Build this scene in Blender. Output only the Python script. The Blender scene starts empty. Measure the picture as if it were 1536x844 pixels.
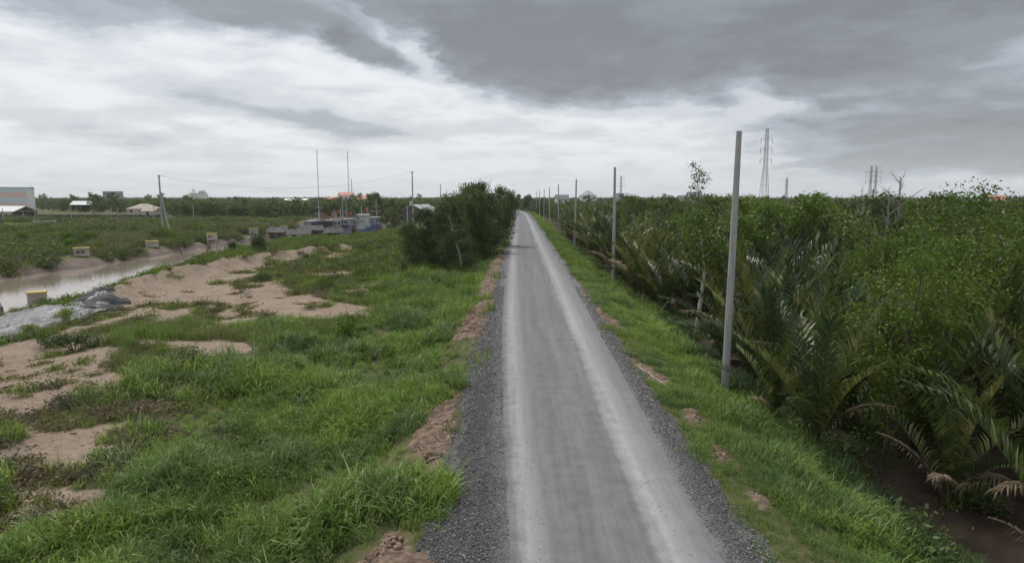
import bpy, math, random
import numpy as np
from mathutils import Vector

S = bpy.context.scene
C = S.collection
random.seed(7)
RNG = np.random.default_rng(7)

# ------------------------------------------------------------------ camera
cam_d = bpy.data.cameras.new('camera')
cam_d.lens = 22.5
cam_d.sensor_width = 36.0
cam_d.clip_start = 0.3
cam_d.clip_end = 20000
cam = bpy.data.objects.new('camera', cam_d)
cam.location = (0, 0, 6.5)
cam.rotation_euler = (math.pi / 2 - 0.1315279, 0, 0.0123914)
C.objects.link(cam)
S.camera = cam

# ------------------------------------------------------------------ exposure
S.view_settings.view_transform = 'Standard'
S.view_settings.look = 'None'
S.view_settings.exposure = 0.9
S.view_settings.gamma = 1.0
S.view_settings.use_curve_mapping = False
S.cycles.max_bounces = 6
S.cycles.diffuse_bounces = 2
S.cycles.glossy_bounces = 2
S.cycles.transmission_bounces = 3
S.cycles.transparent_max_bounces = 6
S.cycles.volume_bounces = 1
S.cycles.caustics_reflective = False
S.cycles.caustics_refractive = False
S.cycles.use_adaptive_sampling = True
S.cycles.adaptive_threshold = 0.02

SUN_EL, SUN_AZ = math.radians(58), math.radians(-35)      # high, to the left of the road, behind cloud

# ------------------------------------------------------------------ world: overcast sky
W = bpy.data.worlds.new('World')
S.world = W
W.use_nodes = True
WT = W.node_tree
WT.nodes.clear()


class X:
    """little expression builder on math nodes"""
    T = WT

    def __init__(s, sock): s.s = sock

    @classmethod
    def op(cls, o, *a, clamp=False):
        n = cls.T.nodes.new('ShaderNodeMath'); n.operation = o; n.use_clamp = clamp
        for i, v in enumerate(a):
            if isinstance(v, X): cls.T.links.new(v.s, n.inputs[i])
            else: n.inputs[i].default_value = v
        return X(n.outputs[0])

    def __add__(s, o): return X.op('ADD', s, o)
    __radd__ = __add__
    def __sub__(s, o): return X.op('SUBTRACT', s, o)
    def __rsub__(s, o): return X.op('SUBTRACT', o, s)
    def __mul__(s, o): return X.op('MULTIPLY', s, o)
    __rmul__ = __mul__
    def __truediv__(s, o): return X.op('DIVIDE', s, o)

    def sstep(s, a, b):
        n = X.T.nodes.new('ShaderNodeMapRange'); n.interpolation_type = 'SMOOTHSTEP'
        X.T.links.new(s.s, n.inputs['Value'])
        n.inputs['From Min'].default_value = a; n.inputs['From Max'].default_value = b
        return X(n.outputs['Result'])


def comb(x, y, z):
    n = X.T.nodes.new('ShaderNodeCombineXYZ')
    for i, v in enumerate((x, y, z)):
        if isinstance(v, X): X.T.links.new(v.s, n.inputs[i])
        else: n.inputs[i].default_value = v
    return n.outputs[0]


def noise(vec, scale, detail=5, rough=0.55, dist=0.0):
    n = X.T.nodes.new('ShaderNodeTexNoise')
    n.inputs['Scale'].default_value = scale; n.inputs['Detail'].default_value = detail
    n.inputs['Roughness'].default_value = rough; n.inputs['Distortion'].default_value = dist
    X.T.links.new(vec, n.inputs['Vector'])
    return X(n.outputs['Fac'])


tc = WT.nodes.new('ShaderNodeTexCoord')
sep = WT.nodes.new('ShaderNodeSeparateXYZ')
WT.links.new(tc.outputs['Generated'], sep.inputs[0])
dx, dy, dz = (X(sep.outputs[i]) for i in range(3))
az = X.op('ARCTAN2', dx, dy)
el = X.op('ARCSINE', dz)
# cloud layer seen from below: project the direction on a plane overhead
pz = X.op('MAXIMUM', dz, 0.0) + 0.13
lay = comb(dx / pz, dy / pz, 0.0)
n1 = noise(lay, 0.75, 6, 0.52, 0.35)
n2 = noise(lay, 2.6, 5, 0.55, 0.2)
ang = comb(az, el * 2.2, 0.0)
w1 = noise(comb(az, el * 1.8, 3.1), 4.5, 6, 0.62) - 0.5
w2 = noise(comb(az, el * 1.8, 9.7), 4.5, 6, 0.62) - 0.5
w3 = noise(comb(az * 0.8, el * 2.6, 5.0), 16.0, 6, 0.62) - 0.5
azw = az + w1 * 0.26 + w3 * 0.05
elw = el + w2 * 0.085 + w3 * 0.018


def blob(a, e, ra, re, tilt=0.0, soft=0.45):
    """soft ellipse of cloud, centred at azimuth a and elevation e"""
    c, s = math.cos(tilt), math.sin(tilt)
    u = azw - a; v = elw - e
    p = (u * c + v * s) / ra; q = (v * c - u * s) / re
    r = X.op('SQRT', p * p + q * q)
    return 1.0 - r.sstep(1.0 - soft, 1.0 + soft)


base = (n1 * 0.7 + n2 * 0.3).sstep(0.34, 0.70)
dark = base * 0.5
# the clouds of the photograph, a darker bank coming from the right
dark = X.op('MAXIMUM', dark * (1 - 0.5 * blob(-0.36, 0.12, 0.42, 0.125, 0.0, 0.5)), 0.0)
dark = X.op('MAXIMUM', dark * (1 - 0.45 * blob(0.12, 0.06, 0.40, 0.075, 0.0, 0.5)), 0.0)
for a in [(0.08, 0.203, 0.199, 0.072, 0.0, 0.34, 0.93), (-0.04, 0.229, 0.13, 0.054, 0.0, 0.45, 0.78), (0.468, 0.216, 0.257, 0.063, 0.14, 0.38, 0.84), (0.214, 0.275, 0.658, 0.055, 0.0, 0.55, 0.80),
          (-0.237, 0.213, 0.077, 0.021, -0.21, 0.5, 0.78), (-0.347, 0.238, 0.134, 0.024, -0.21, 0.7, 0.5), (0.31, 0.173, 0.144, 0.054, 0.0, 0.8, 0.62), (0.559, 0.095, 0.214, 0.075, 0.0, 0.7, 0.66), (0.618, 0.045, 0.172, 0.024, -0.05, 0.8, 0.64),
          (-0.43, 0.132, 0.145, 0.023, -0.31, 0.9, 0.16), (-0.609, 0.092, 0.084, 0.015, -0.21, 0.9, 0.36), (-0.297, 0.111, 0.122, 0.021, -0.17, 0.9, 0.36), (-0.578, 0.238, 0.186, 0.027, 0.0, 0.8, 0.62), (-0.162, 0.1, 0.25, 0.014, -0.05, 0.9, 0.2)]:
    m_ = blob(*a[:6]) * a[6]
    dark = dark + m_ - dark * m_
for a in [(-0.15, 0.213, 0.024, 0.025, 0.17, 0.8, 0.6), (0.348, 0.131, 0.035, 0.029, 0.52, 0.9, 0.5), (0.396, 0.121, 0.029, 0.011, -0.09, 0.9, 0.5), (-0.188, 0.235, 0.058, 0.008, -0.44, 0.9, 0.3), (0.621, 0.008, 0.133, 0.013, -0.05, 0.8, 0.5)]:
    dark = dark * (1 - blob(*a[:6]) * a[6])
dark = X.op('ADD', dark, w3 * 0.34 + (n2 - 0.5) * 0.34, clamp=True)
ramp = WT.nodes.new('ShaderNodeValToRGB')
ramp.color_ramp.interpolation = 'EASE'
e = ramp.color_ramp.elements
e[0].position = 0.0; e[0].color = (0.78, 0.805, 0.83, 1)
e[1].position = 1.0; e[1].color = (0.200, 0.213, 0.224, 1)
for p, c in [(0.3, (0.60, 0.63, 0.665, 1)), (0.55, (0.39, 0.425, 0.475, 1)), (0.8, (0.265, 0.284, 0.304, 1))]:
    k = e.new(p); k.color = c
WT.links.new(dark.s, ramp.inputs[0])
hz = 1.0 - el.sstep(-0.02, 0.10)
mixh = WT.nodes.new('ShaderNodeMix'); mixh.data_type = 'RGBA'
WT.links.new((hz * 0.55).s, mixh.inputs['Factor'])
WT.links.new(ramp.outputs[0], mixh.inputs['A'])
mixh.inputs['B'].default_value = (0.60, 0.65, 0.69, 1)
SKY_GAIN = 5.8                                            # cloud radiance over the background strength of 0.1
gain = WT.nodes.new('ShaderNodeMix'); gain.data_type = 'RGBA'; gain.blend_type = 'MULTIPLY'
gain.inputs['Factor'].default_value = 1.0
WT.links.new(mixh.outputs['Result'], gain.inputs['A'])
gain.inputs['B'].default_value = (SKY_GAIN, SKY_GAIN, SKY_GAIN, 1)
sky = WT.nodes.new('ShaderNodeTexSky')
sky.sky_type = 'NISHITA'; sky.sun_disc = False
sky.sun_elevation = SUN_EL; sky.sun_rotation = SUN_AZ
sky.air_density = 1.0; sky.dust_density = 2.0
mixs = WT.nodes.new('ShaderNodeMix'); mixs.data_type = 'RGBA'
mixs.inputs['Factor'].default_value = 0.95
WT.links.new(sky.outputs[0], mixs.inputs['A'])
WT.links.new(gain.outputs['Result'], mixs.inputs['B'])
bg = WT.nodes.new('ShaderNodeBackground')
bg.inputs['Strength'].default_value = 0.1
WT.links.new(mixs.outputs['Result'], bg.inputs['Color'])
wo = WT.nodes.new('ShaderNodeOutputWorld')
WT.links.new(bg.outputs[0], wo.inputs['Surface'])
W.cycles.sampling_method = 'MANUAL'
W.cycles.sample_map_resolution = 512

# ------------------------------------------------------------------ sun (veiled by cloud)
sun_d = bpy.data.lights.new('sun', 'SUN')
sun_d.energy = 1.5
sun_d.angle = math.radians(12)
sun_d.color = (1.0, 0.95, 0.86)
sun = bpy.data.objects.new('sun', sun_d)
sdir = Vector((math.sin(SUN_AZ) * math.cos(SUN_EL), math.cos(SUN_AZ) * math.cos(SUN_EL), math.sin(SUN_EL)))
sun.rotation_euler = sdir.to_track_quat('Z', 'Y').to_euler()
sun.location = sdir * 100
C.objects.link(sun)


# ================================================================== helpers
def hash2(ix, iy, seed):
    h = (ix.astype(np.int64) * 374761393 + iy.astype(np.int64) * 668265263 + seed * 1274126177) & 0xFFFFFFFF
    h = ((h ^ (h >> 13)) * 1274126177) & 0xFFFFFFFF
    return ((h ^ (h >> 16)) & 0xFFFF) / 65535.0


def vnoise(x, y, seed=0):
    x = np.asarray(x, float); y = np.asarray(y, float)
    ix = np.floor(x); iy = np.floor(y); fx = x - ix; fy = y - iy
    fx = fx * fx * (3 - 2 * fx); fy = fy * fy * (3 - 2 * fy)
    a = hash2(ix, iy, seed); b = hash2(ix + 1, iy, seed); c = hash2(ix, iy + 1, seed); d = hash2(ix + 1, iy + 1, seed)
    return (a * (1 - fx) + b * fx) * (1 - fy) + (c * (1 - fx) + d * fx) * fy


def fbm(x, y, seed=0, oct=4, gain=0.5):
    s = 0.0; a = 1.0; t = 0.0
    for k in range(oct):
        s = s + a * vnoise(np.asarray(x) * 2 ** k, np.asarray(y) * 2 ** k, seed + k * 17); t += a; a *= gain
    return s / t


def sm(x, a, b):
    t = np.clip((np.asarray(x, float) - a) / (b - a), 0, 1)
    return t * t * (3 - 2 * t)


def inpoly(x, y, poly):
    x = np.asarray(x, float); y = np.asarray(y, float)
    r = np.zeros(x.shape, bool); n = len(poly)
    for i in range(n):
        x1, y1 = poly[i]; x2, y2 = poly[(i + 1) % n]
        if y1 == y2: continue
        c = ((y1 > y) != (y2 > y)) & (x < (x2 - x1) * (y - y1) / (y2 - y1) + x1)
        r ^= c
    return r


def segdist(x, y, pts):
    """distance to a polyline, and the interpolated third value of its points"""
    best = np.full(np.shape(x), 1e9); val = np.zeros(np.shape(x)); along = np.zeros(np.shape(x)); L0 = 0.0
    for p, q in zip(pts[:-1], pts[1:]):
        ax, ay = p[:2]; bx, by = q[:2]; ux, uy = bx - ax, by - ay; l2 = ux * ux + uy * uy
        t = np.clip(((x - ax) * ux + (y - ay) * uy) / l2, 0, 1)
        d = np.hypot(x - ax - t * ux, y - ay - t * uy)
        m = d < best; best = np.where(m, d, best)
        val = np.where(m, p[2] * (1 - t) + q[2] * t, val); along = np.where(m, L0 + t * math.sqrt(l2), along); L0 += math.sqrt(l2)
    return best, val, along


def np_mesh(name, V, F, mats=(), mat_idx=None, smooth=False):
    """V: (n,3) array; F: list of int arrays, each (m,k)"""
    me = bpy.data.meshes.new(name)
    V = np.asarray(V, np.float32)
    F = [np.asarray(f, np.int32) for f in F if len(f)]
    tot = np.concatenate([np.full(len(f), f.shape[1], np.int32) for f in F])
    lv = np.concatenate([f.ravel() for f in F])
    me.vertices.add(len(V)); me.vertices.foreach_set('co', V.ravel())
    me.loops.add(len(lv)); me.loops.foreach_set('vertex_index', lv)
    me.polygons.add(len(tot))
    st = np.concatenate([[0], np.cumsum(tot)[:-1]]).astype(np.int32)
    me.polygons.foreach_set('loop_start', st)
    try: me.polygons.foreach_set('loop_total', tot)
    except Exception: pass
    for m in mats: me.materials.append(m)
    if mat_idx is not None: me.polygons.foreach_set('material_index', np.asarray(mat_idx, np.int32))
    if smooth: me.polygons.foreach_set('use_smooth', np.ones(len(tot), bool))
    me.update(calc_edges=True)
    return me


class MB:
    """collects boxes, tubes and free faces into one mesh"""

    def __init__(s): s.v = []; s.f = []; s.m = []; s.cur = 0

    def add(s, vs, fs):
        o = len(s.v); s.v += [tuple(map(float, v)) for v in vs]
        for f in fs: s.f.append([i + o for i in f]); s.m.append(s.cur)
        return s

    def box(s, x0, x1, y0, y1, z0, z1):
        vs = [(x, y, z) for z in (z0, z1) for y in (y0, y1) for x in (x0, x1)]
        return s.add(vs, [(0, 2, 3, 1), (4, 5, 7, 6), (0, 1, 5, 4), (2, 6, 7, 3), (0, 4, 6, 2), (1, 3, 7, 5)])

    def tube(s, pts, rad, n=6, cap=True):
        pts = [Vector(p) for p in pts]; vs = []; k = len(pts)
        if not hasattr(rad, '__len__'): rad = [rad] * k
        for i, p in enumerate(pts):
            t = (pts[min(i + 1, k - 1)] - pts[max(i - 1, 0)]).normalized()
            a = Vector((0, 0, 1)) if abs(t.z) < 0.9 else Vector((1, 0, 0))
            u = t.cross(a).normalized(); w = t.cross(u)
            for j in range(n):
                an = 2 * math.pi * (j + 0.5) / n
                vs.append(p + (u * math.cos(an) + w * math.sin(an)) * rad[i])
        fs = [(i * n + j, i * n + (j + 1) % n, (i + 1) * n + (j + 1) % n, (i + 1) * n + j) for i in range(k - 1) for j in range(n)]
        if cap: fs += [tuple(reversed(range(n))), tuple((k - 1) * n + j for j in range(n))]
        return s.add(vs, fs)

    def mesh(s, name, *mats, smooth=False):
        me = bpy.data.meshes.new(name); me.from_pydata(s.v, [], s.f)
        for m in mats: me.materials.append(m)
        me.polygons.foreach_set('material_index', s.m)
        if smooth: me.polygons.foreach_set('use_smooth', [True] * len(s.f))
        me.update(); return me


def link(name, me, parent=None, loc=(0, 0, 0), rot=(0, 0, 0), scl=1.0):
    o = bpy.data.objects.new(name, me); C.objects.link(o)
    o.location = loc; o.rotation_euler = rot
    if scl != 1.0: o.scale = (scl,) * 3 if not hasattr(scl, '__len__') else scl
    if parent is not None: o.parent = parent
    return o


def tag(o, label=None, cat=None, group=None, kind=None):
    if label: o['label'] = label
    if cat: o['category'] = cat
    if group: o['group'] = group
    if kind: o['kind'] = kind
    return o


# ------------------------------------------------------------------ materials
def newmat(name):
    m = bpy.data.materials.new(name); m.use_nodes = True
    nt = m.node_tree; nt.nodes.clear()
    out = nt.nodes.new('ShaderNodeOutputMaterial')
    b = nt.nodes.new('ShaderNodeBsdfPrincipled')
    nt.links.new(b.outputs[0], out.inputs[0])
    return m, nt, b, out


def col4(c): return (c[0], c[1], c[2], 1.0)


def ramp_node(nt, fac, stops):
    r = nt.nodes.new('ShaderNodeValToRGB'); e = r.color_ramp.elements
    e[0].position, e[0].color = stops[0][0], col4(stops[0][1])
    e[1].position, e[1].color = stops[-1][0], col4(stops[-1][1])
    for p, c in stops[1:-1]:
        k = e.new(p); k.color = col4(c)
    nt.links.new(fac, r.inputs[0]); return r.outputs[0]


def mixc(nt, fac, a, b, mode='MIX'):
    n = nt.nodes.new('ShaderNodeMix'); n.data_type = 'RGBA'; n.blend_type = mode
    for v, k in ((fac, 'Factor'), (a, 'A'), (b, 'B')):
        if hasattr(v, 'links') or isinstance(v, bpy.types.NodeSocket): nt.links.new(v, n.inputs[k])
        elif k == 'Factor': n.inputs[k].default_value = v
        else: n.inputs[k].default_value = col4(v)
    return n.outputs['Result']


def tnoise(nt, vec, scale, detail=4, rough=0.55):
    n = nt.nodes.new('ShaderNodeTexNoise')
    n.inputs['Scale'].default_value = scale; n.inputs['Detail'].default_value = detail; n.inputs['Roughness'].default_value = rough
    if vec is not None: nt.links.new(vec, n.inputs['Vector'])
    return n.outputs['Fac']


def bump(nt, b, h, strength=0.5, dist=0.05):
    n = nt.nodes.new('ShaderNodeBump'); n.inputs['Strength'].default_value = strength; n.inputs['Distance'].default_value = dist
    nt.links.new(h, n.inputs['Height']); nt.links.new(n.outputs[0], b.inputs['Normal'])


def plain(name, c, rough=0.8, var=0.25, scale=1.5, metal=0.0, bumpy=0.0):
    """a painted or raw surface with blotchy wear"""
    m, nt, b, _ = newmat(name)
    tc = nt.nodes.new('ShaderNodeTexCoord')
    f = tnoise(nt, tc.outputs['Object'], scale, 6, 0.6)
    c = np.array(c)
    nt.links.new(ramp_node(nt, f, [(0.3, c * (1 - var)), (0.7, np.minimum(c * (1 + var), 0.9))]), b.inputs['Base Color'])
    b.inputs['Roughness'].default_value = rough; b.inputs['Metallic'].default_value = metal
    if bumpy: bump(nt, b, tnoise(nt, tc.outputs['Object'], scale * 8, 4), bumpy, 0.02)
    return m


def leafmat(name, stops, trans=0.3, rough=0.55, patch=0.0, patch_scale=0.25, per='island', patch_stops=None, spec=0.3):
    """foliage: colour varies leaf by leaf and plant by plant"""
    m, nt, b, out = newmat(name)
    g = nt.nodes.new('ShaderNodeNewGeometry'); oi = nt.nodes.new('ShaderNodeObjectInfo')
    mx = nt.nodes.new('ShaderNodeMath'); mx.operation = 'MULTIPLY_ADD'
    nt.links.new(g.outputs['Random Per Island'], mx.inputs[0]); mx.inputs[1].default_value = 0.6
    m2 = nt.nodes.new('ShaderNodeMath'); m2.operation = 'MULTIPLY'; m2.inputs[1].default_value = 0.4
    nt.links.new(oi.outputs['Random'], m2.inputs[0]); nt.links.new(m2.outputs[0], mx.inputs[2])
    c = ramp_node(nt, mx.outputs[0], stops)
    if patch:
        f = tnoise(nt, g.outputs['Position'], patch_scale, 4, 0.6)
        mr = nt.nodes.new('ShaderNodeMapRange'); mr.inputs['From Min'].default_value = 0.42; mr.inputs['From Max'].default_value = 0.60
        mr.inputs['To Max'].default_value = patch
        nt.links.new(f, mr.inputs['Value'])
        c2 = ramp_node(nt, mx.outputs[0], patch_stops)
        c = mixc(nt, mr.outputs[0], c, c2)
    nt.links.new(c, b.inputs['Base Color']); b.inputs['Roughness'].default_value = rough
    b.inputs['Specular IOR Level'].default_value = spec
    if trans:
        t = nt.nodes.new('ShaderNodeBsdfTranslucent'); nt.links.new(c, t.inputs['Color'])
        mxs = nt.nodes.new('ShaderNodeMixShader'); mxs.inputs[0].default_value = trans
        nt.links.new(b.outputs[0], mxs.inputs[1]); nt.links.new(t.outputs[0], mxs.inputs[2]); nt.links.new(mxs.outputs[0], out.inputs[0])
    return m


# ================================================================== the lie of the land
BARE = [
[(-26.8, 32.0), (-26.2, 33.9), (-25.6, 36.8), (-26.2, 41.0), (-24.0, 42.6), (-22.0, 40.6), (-24.4, 39.4), (-24.6, 35.3), (-25.6, 34.4), (-23.2, 29.9), (-22.4, 28.0), (-19.7, 24.9), (-17.8, 24.3), (-17.6, 22.4), (-18.6, 21.9), (-24, 24)],
[(-20.4, 32.5), (-16.7, 32.6), (-13.3, 31.7), (-13.0, 30.3), (-14.1, 29.1), (-17.3, 30.5), (-19.2, 31.2)],
[(-31.6, 48.5), (-33.4, 55.0), (-32.0, 60.7), (-28.2, 65.3), (-21.8, 58.3), (-18.8, 49.3), (-19.7, 47.6), (-23.4, 46.0), (-24.5, 41.8), (-26.4, 42.0), (-28.5, 43.6)],
[(-20.8, 38.4), (-22.2, 42.6), (-17.0, 44.6), (-16.2, 49.3), (-14.9, 46.1), (-16.4, 40.7), (-17.7, 36.9)],
[(-21.4, 50.7), (-20.0, 52.6), (-16.2, 50.0), (-15.3, 46.4), (-16.1, 44.0), (-18.4, 43.5)],
[(-18.3, 42.7), (-13.3, 44.1), (-9.7, 42.5), (-8.9, 39.8), (-12.0, 39.1), (-17.0, 39.5)],
[(-22.1, 64.1), (-17.4, 67.3), (-15.9, 59.9), (-19.7, 59.3)],
[(-33.9, 74.1), (-30.4, 77.4), (-31.6, 84.8), (-31.2, 93.8), (-27.0, 103.3), (-22.9, 88.1), (-21.3, 77.5), (-23.2, 75.0), (-26.8, 77.5), (-26.2, 69.1), (-26.2, 66.5), (-26.4, 62.4), (-25.3, 55.1), (-30.5, 54), (-31.5, 66)],
[(-24.5, 21), (-16.8, 21.0), (-16.2, 25.5), (-19.2, 29.5), (-22.5, 33.5), (-25, 34)],
[(-22, 38), (-16, 37.5), (-9.8, 40), (-9.8, 43), (-14, 46), (-15, 50), (-20.5, 52), (-24, 46)],
[(-15.8, 19.5), (-13.2, 20.5), (-12.0, 17.3), (-14.5, 16.5)],
[(-12.9, 15.6), (-10.5, 15.9), (-10.0, 14.2), (-12, 13.4)],
[(-17.1, 20.0), (-16.2, 20.0), (-15.7, 19.2), (-16.2, 18.9)],
[(-11.5, 14.3), (-10.4, 14.5), (-10.1, 14.0), (-10.9, 13.8)],
[(-13.7, 15.9), (-13.1, 16.0), (-12.7, 15.3), (-13.1, 15.1)]]
DIRT = [
[(-2.0, 21.0), (-2.0, 17.3), (-1.9, 14.0), (-2.7, 14.3), (-3.0, 16.3), (-2.7, 19.2)],
[(-1.5, 40.7), (-1.8, 37.0), (-1.7, 29.1), (-3.3, 29.1), (-3.2, 33.9), (-2.7, 39.4)],
[(-1.5, 79.7), (-1.8, 60.5), (-1.9, 43.6), (-3.0, 40.2), (-3.2, 50.7), (-2.6, 70.7)],
[(-2.0, 160.3), (-2.0, 116.3), (-2.2, 76.8), (-3.0, 76.8), (-3.1, 128.0)],
[(-2.4, 12.0), (-1.7, 10.8), (-1.4, 10.5), (-3.1, 10.5), (-2.8, 11.6)],
[(4.5, 38.7), (5.4, 30.6), (4.7, 30.3), (4.3, 35.0)],
[(4.4, 26.6), (5.5, 22.2), (5.0, 21.6), (4.4, 24.2)],
[(5.1, 19.5), (5.6, 18.4), (5.1, 17.7), (4.8, 18.4)],
[(5.1, 16.8), (5.4, 15.5), (4.9, 15.0), (4.9, 15.9)],
[(5.2, 13.8), (5.4, 13.2), (5.1, 12.8), (4.9, 13.4)],
[(4.1, 48.8), (4.7, 40.8), (4.2, 39.5)]]
LUSH = [(-11.5, 8), (-13.0, 13.2), (-10.2, 13.4), (-11.0, 16.7), (-12.2, 19.2), (-11.4, 23.4), (-12.1, 29.6), (-10.7, 33.3), (-8.9, 38.0), (-10.5, 48.7), (-13.8, 54.5), (-10.4, 71.2), (-1.0, 89.4), (-.2, 48.8), (.5, 8)]
MID = [(-24.2, 31.3), (-25.3, 38.3), (-17.4, 36.4), (-9.1, 38.9), (-10.2, 33.0), (-12.0, 28.8), (-11.4, 26.5), (-15.1, 26.5), (-15.6, 22.8), (-21.8, 28.0)]
CREST = [(-29.4, 43.9, .75), (-30.4, 49.5, 1.15), (-31.1, 56.6, 1.35), (-31.2, 69.1, 1.35), (-29.3, 77.6, 1.3), (-27.9, 86.0, 1.2), (-24.2, 96.5, .6), (-20, 108, .2)]
RIVER = [(-40, -40, 6.5), (-43, 20, 7.4), (-44, 50, 7.2), (-45.6, 65, 6.6), (-46.8, 80, 3.7), (-48.2, 100, 2.5), (-46.8, 115, 2.8), (-43.5, 135, 4.2), (-40, 158, 5.5), (-38, 185, 5.5), (-35, 240, 5), (-34, 300, 5)]
CANAL = [(-170, 100, 3.2), (-105, 113, 2.6), (-89, 121, 2.2), (-80, 140, 1.8), (-72, 165, 1.5), (-72, 200, 1.5)]
TARP_MOUND = [(-30.2, 22, .9), (-29.7, 32, 1.0), (-29.8, 38, 1.0), (-29.6, 43.5, .6)]


def road_edges(y):
    yy = [-60, 10.7, 12.8, 17, 23, 33.5, 50, 84, 140, 234, 262, 300, 340, 380]
    l = [0.2, -.2, -.3, -.5, -.7, -1., -1.2, -1.4, -1.4, -1.4, -1.7, -4.2, -12, -24]
    y2 = [-60, 10.8, 15, 20, 32, 52, 90, 158, 234, 262, 300, 340, 380]
    r = [3.6, 3.7, 3.7, 3.8, 3.9, 4.0, 3.9, 3.75, 3.1, 2.6, .4, -7, -19]
    return np.interp(y, yy, l), np.interp(y, y2, r)


def road_shift(y):
    """how far the whole embankment swings left beyond the straight"""
    L, R = road_edges(y)
    return np.where(np.asarray(y) > 200, np.interp(y, [200, 234, 262, 300, 340, 380, 5000], [0, -.3, -.7, -3.0, -10.6, -22.6, -22.6]), 0.0)


def ground_z(x, y):
    x = np.asarray(x, float); y = np.asarray(y, float)
    u = x - road_shift(y)
    n = fbm(x * .35, y * .35, 3, 4) - .5; nf = fbm(x * 1.6, y * 1.6, 8, 3) - .5; nb = fbm(x * .06, y * .06, 21, 3) - .5
    edge = (fbm(x * .0 + 3, y * .45, 5, 3) - .5) * .7
    left = -1.0 * sm(-u, 2.2 + edge, 5.0 + edge) + (n * .45 + nf * .12) * sm(-u, 2.3, 4.5) + nb * .5 * sm(-u, 8, 20)
    right = -1.35 * sm(u, 5.0 + edge, 8.8 + edge) - .75 * sm(u, 8.6, 10.8) + (n * .25 + nf * .14) * sm(u, 4.6, 6) + nb * .5 * sm(u, 12, 25)
    z = np.where(u < 1.2, left, right)
    far = sm(np.hypot(x, y), 350, 900); z = z * (1 - far) + (-1.3) * far
    # levee between the field and the river, with rain gullies
    d, h, s = segdist(x, y, CREST)
    gul = np.abs(vnoise(s * 1.1, d * .2, 77) - .5) * 1.4 + np.abs(vnoise(s * 2.7, d * .35, 78) - .5) * .6
    z = z + h * np.exp(-(d / 1.7) ** 2) * (.75 + .35 * gul) - .60 * gul * np.exp(-((d - 1.5) / 1.1) ** 2)
    d, h, s = segdist(x, y, TARP_MOUND)
    z = z + h * .38 * (1 - sm(d, .6, 3.2))
    z = z - .75 * np.exp(-(((x + 34) / 5.5) ** 2 + ((y - 143) / 20) ** 2))
    for line, bed, bw in ((RIVER, -3.1, 4.2), (CANAL, -2.9, 2.2)):
        d, hw, s = segdist(x, y, line)
        d = d + (fbm(s * .25, d * .1, 31, 3) - .5) * 2.2
        t = sm(d, hw - .6, hw + bw)
        cut = bed + (z - bed) * np.where(t < .38, t / .38 * .46, .46 + (t - .38) / .62 * .54)
        z = np.where(d < hw + bw, np.minimum(z, cut + nf * .25 * (t > .05)), z)
    # shallow mud pool at the foot of the berm on the right
    z = z - .35 * np.exp(-(((x - 11.6) / 1.5) ** 2 + ((y - 15.8) / 3.0) ** 2))
    return z


def inany(x, y, polys, amp=.9, fr=.7, seed=50):
    jx = (fbm(x * fr, y * fr, seed, 4) - .5) * 2 * amp; jy = (fbm(x * fr, y * fr, seed + 9, 4) - .5) * 2 * amp
    r = np.zeros(np.shape(x), bool)
    for p in polys: r |= inpoly(x + jx, y + jy, p)
    return r


def river_d(x, y):
    a, hw, _ = segdist(x, y, RIVER); b, hw2, _ = segdist(x, y, CANAL)
    return np.minimum(a - hw, b - hw2)


def geom(a, b, n): return list(np.geomspace(a, b, n))


gx = [-v for v in geom(180, 3600, 13)][::-1] + list(np.arange(-165, -60, 2.2)) + list(np.arange(-60, -34, .8)) + list(np.arange(-34, -12, .3)) + list(np.arange(-12, 13, .16)) + list(np.arange(13, 40, .7)) + list(np.arange(40, 110, 4)) + geom(115, 3600, 16)
gy = [-v for v in geom(20, 3600, 11)][::-1] + list(np.arange(-16, 8, 2)) + list(np.arange(8, 48, .24)) + list(np.arange(48, 125, .7)) + list(np.arange(125, 320, 2.6)) + geom(325, 3600, 18)
gx, gy = np.array(gx), np.array(gy)
GX, GY = np.meshgrid(gx, gy)
GZ = ground_z(GX, GY)
nx, ny = len(gx), len(gy)
idx = np.arange(nx * ny).reshape(ny, nx)
quads = np.stack([idx[:-1, :-1], idx[:-1, 1:], idx[1:, 1:], idx[1:, :-1]], -1).reshape(-1, 4)

# masks: r bare sandy soil, g brown broken earth, b wet mud, a gravel
rd = river_d(GX, GY)
m_bare = inany(GX, GY, BARE).astype(float)
m_bare = np.maximum(m_bare, 0.55 * ((fbm(GX * .3, GY * .3, 91, 4) > .57) & (GX < -12) & (GX > -33) & (GY < 110)))
m_dirt = inany(GX, GY, DIRT, .35, 1.5, 60).astype(float)
m_mud = 1 - sm(rd, 2.2, 4.6)
US = GX - road_shift(GY)
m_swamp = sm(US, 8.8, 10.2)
GZ = GZ + m_dirt * ((fbm(GX * 2.2, GY * 2.2, 5, 4) - .5) * .38 + .02)
e1 = (fbm(GX * 1.3, GY * 1.3, 71, 4) - .5) * 1.0
m_grav = ((US > -1.8 + e1 * .8) & (US < 4.5 + e1 * .7)).astype(float)
gr_me = np_mesh('ground', np.stack([GX, GY, GZ], -1).reshape(-1, 3), [quads], smooth=True)
att = gr_me.color_attributes.new('cover', 'FLOAT_COLOR', 'POINT')
att.data.foreach_set('color', np.stack([m_bare, m_dirt, m_mud, m_grav], -1).astype(np.float32).ravel())

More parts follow.
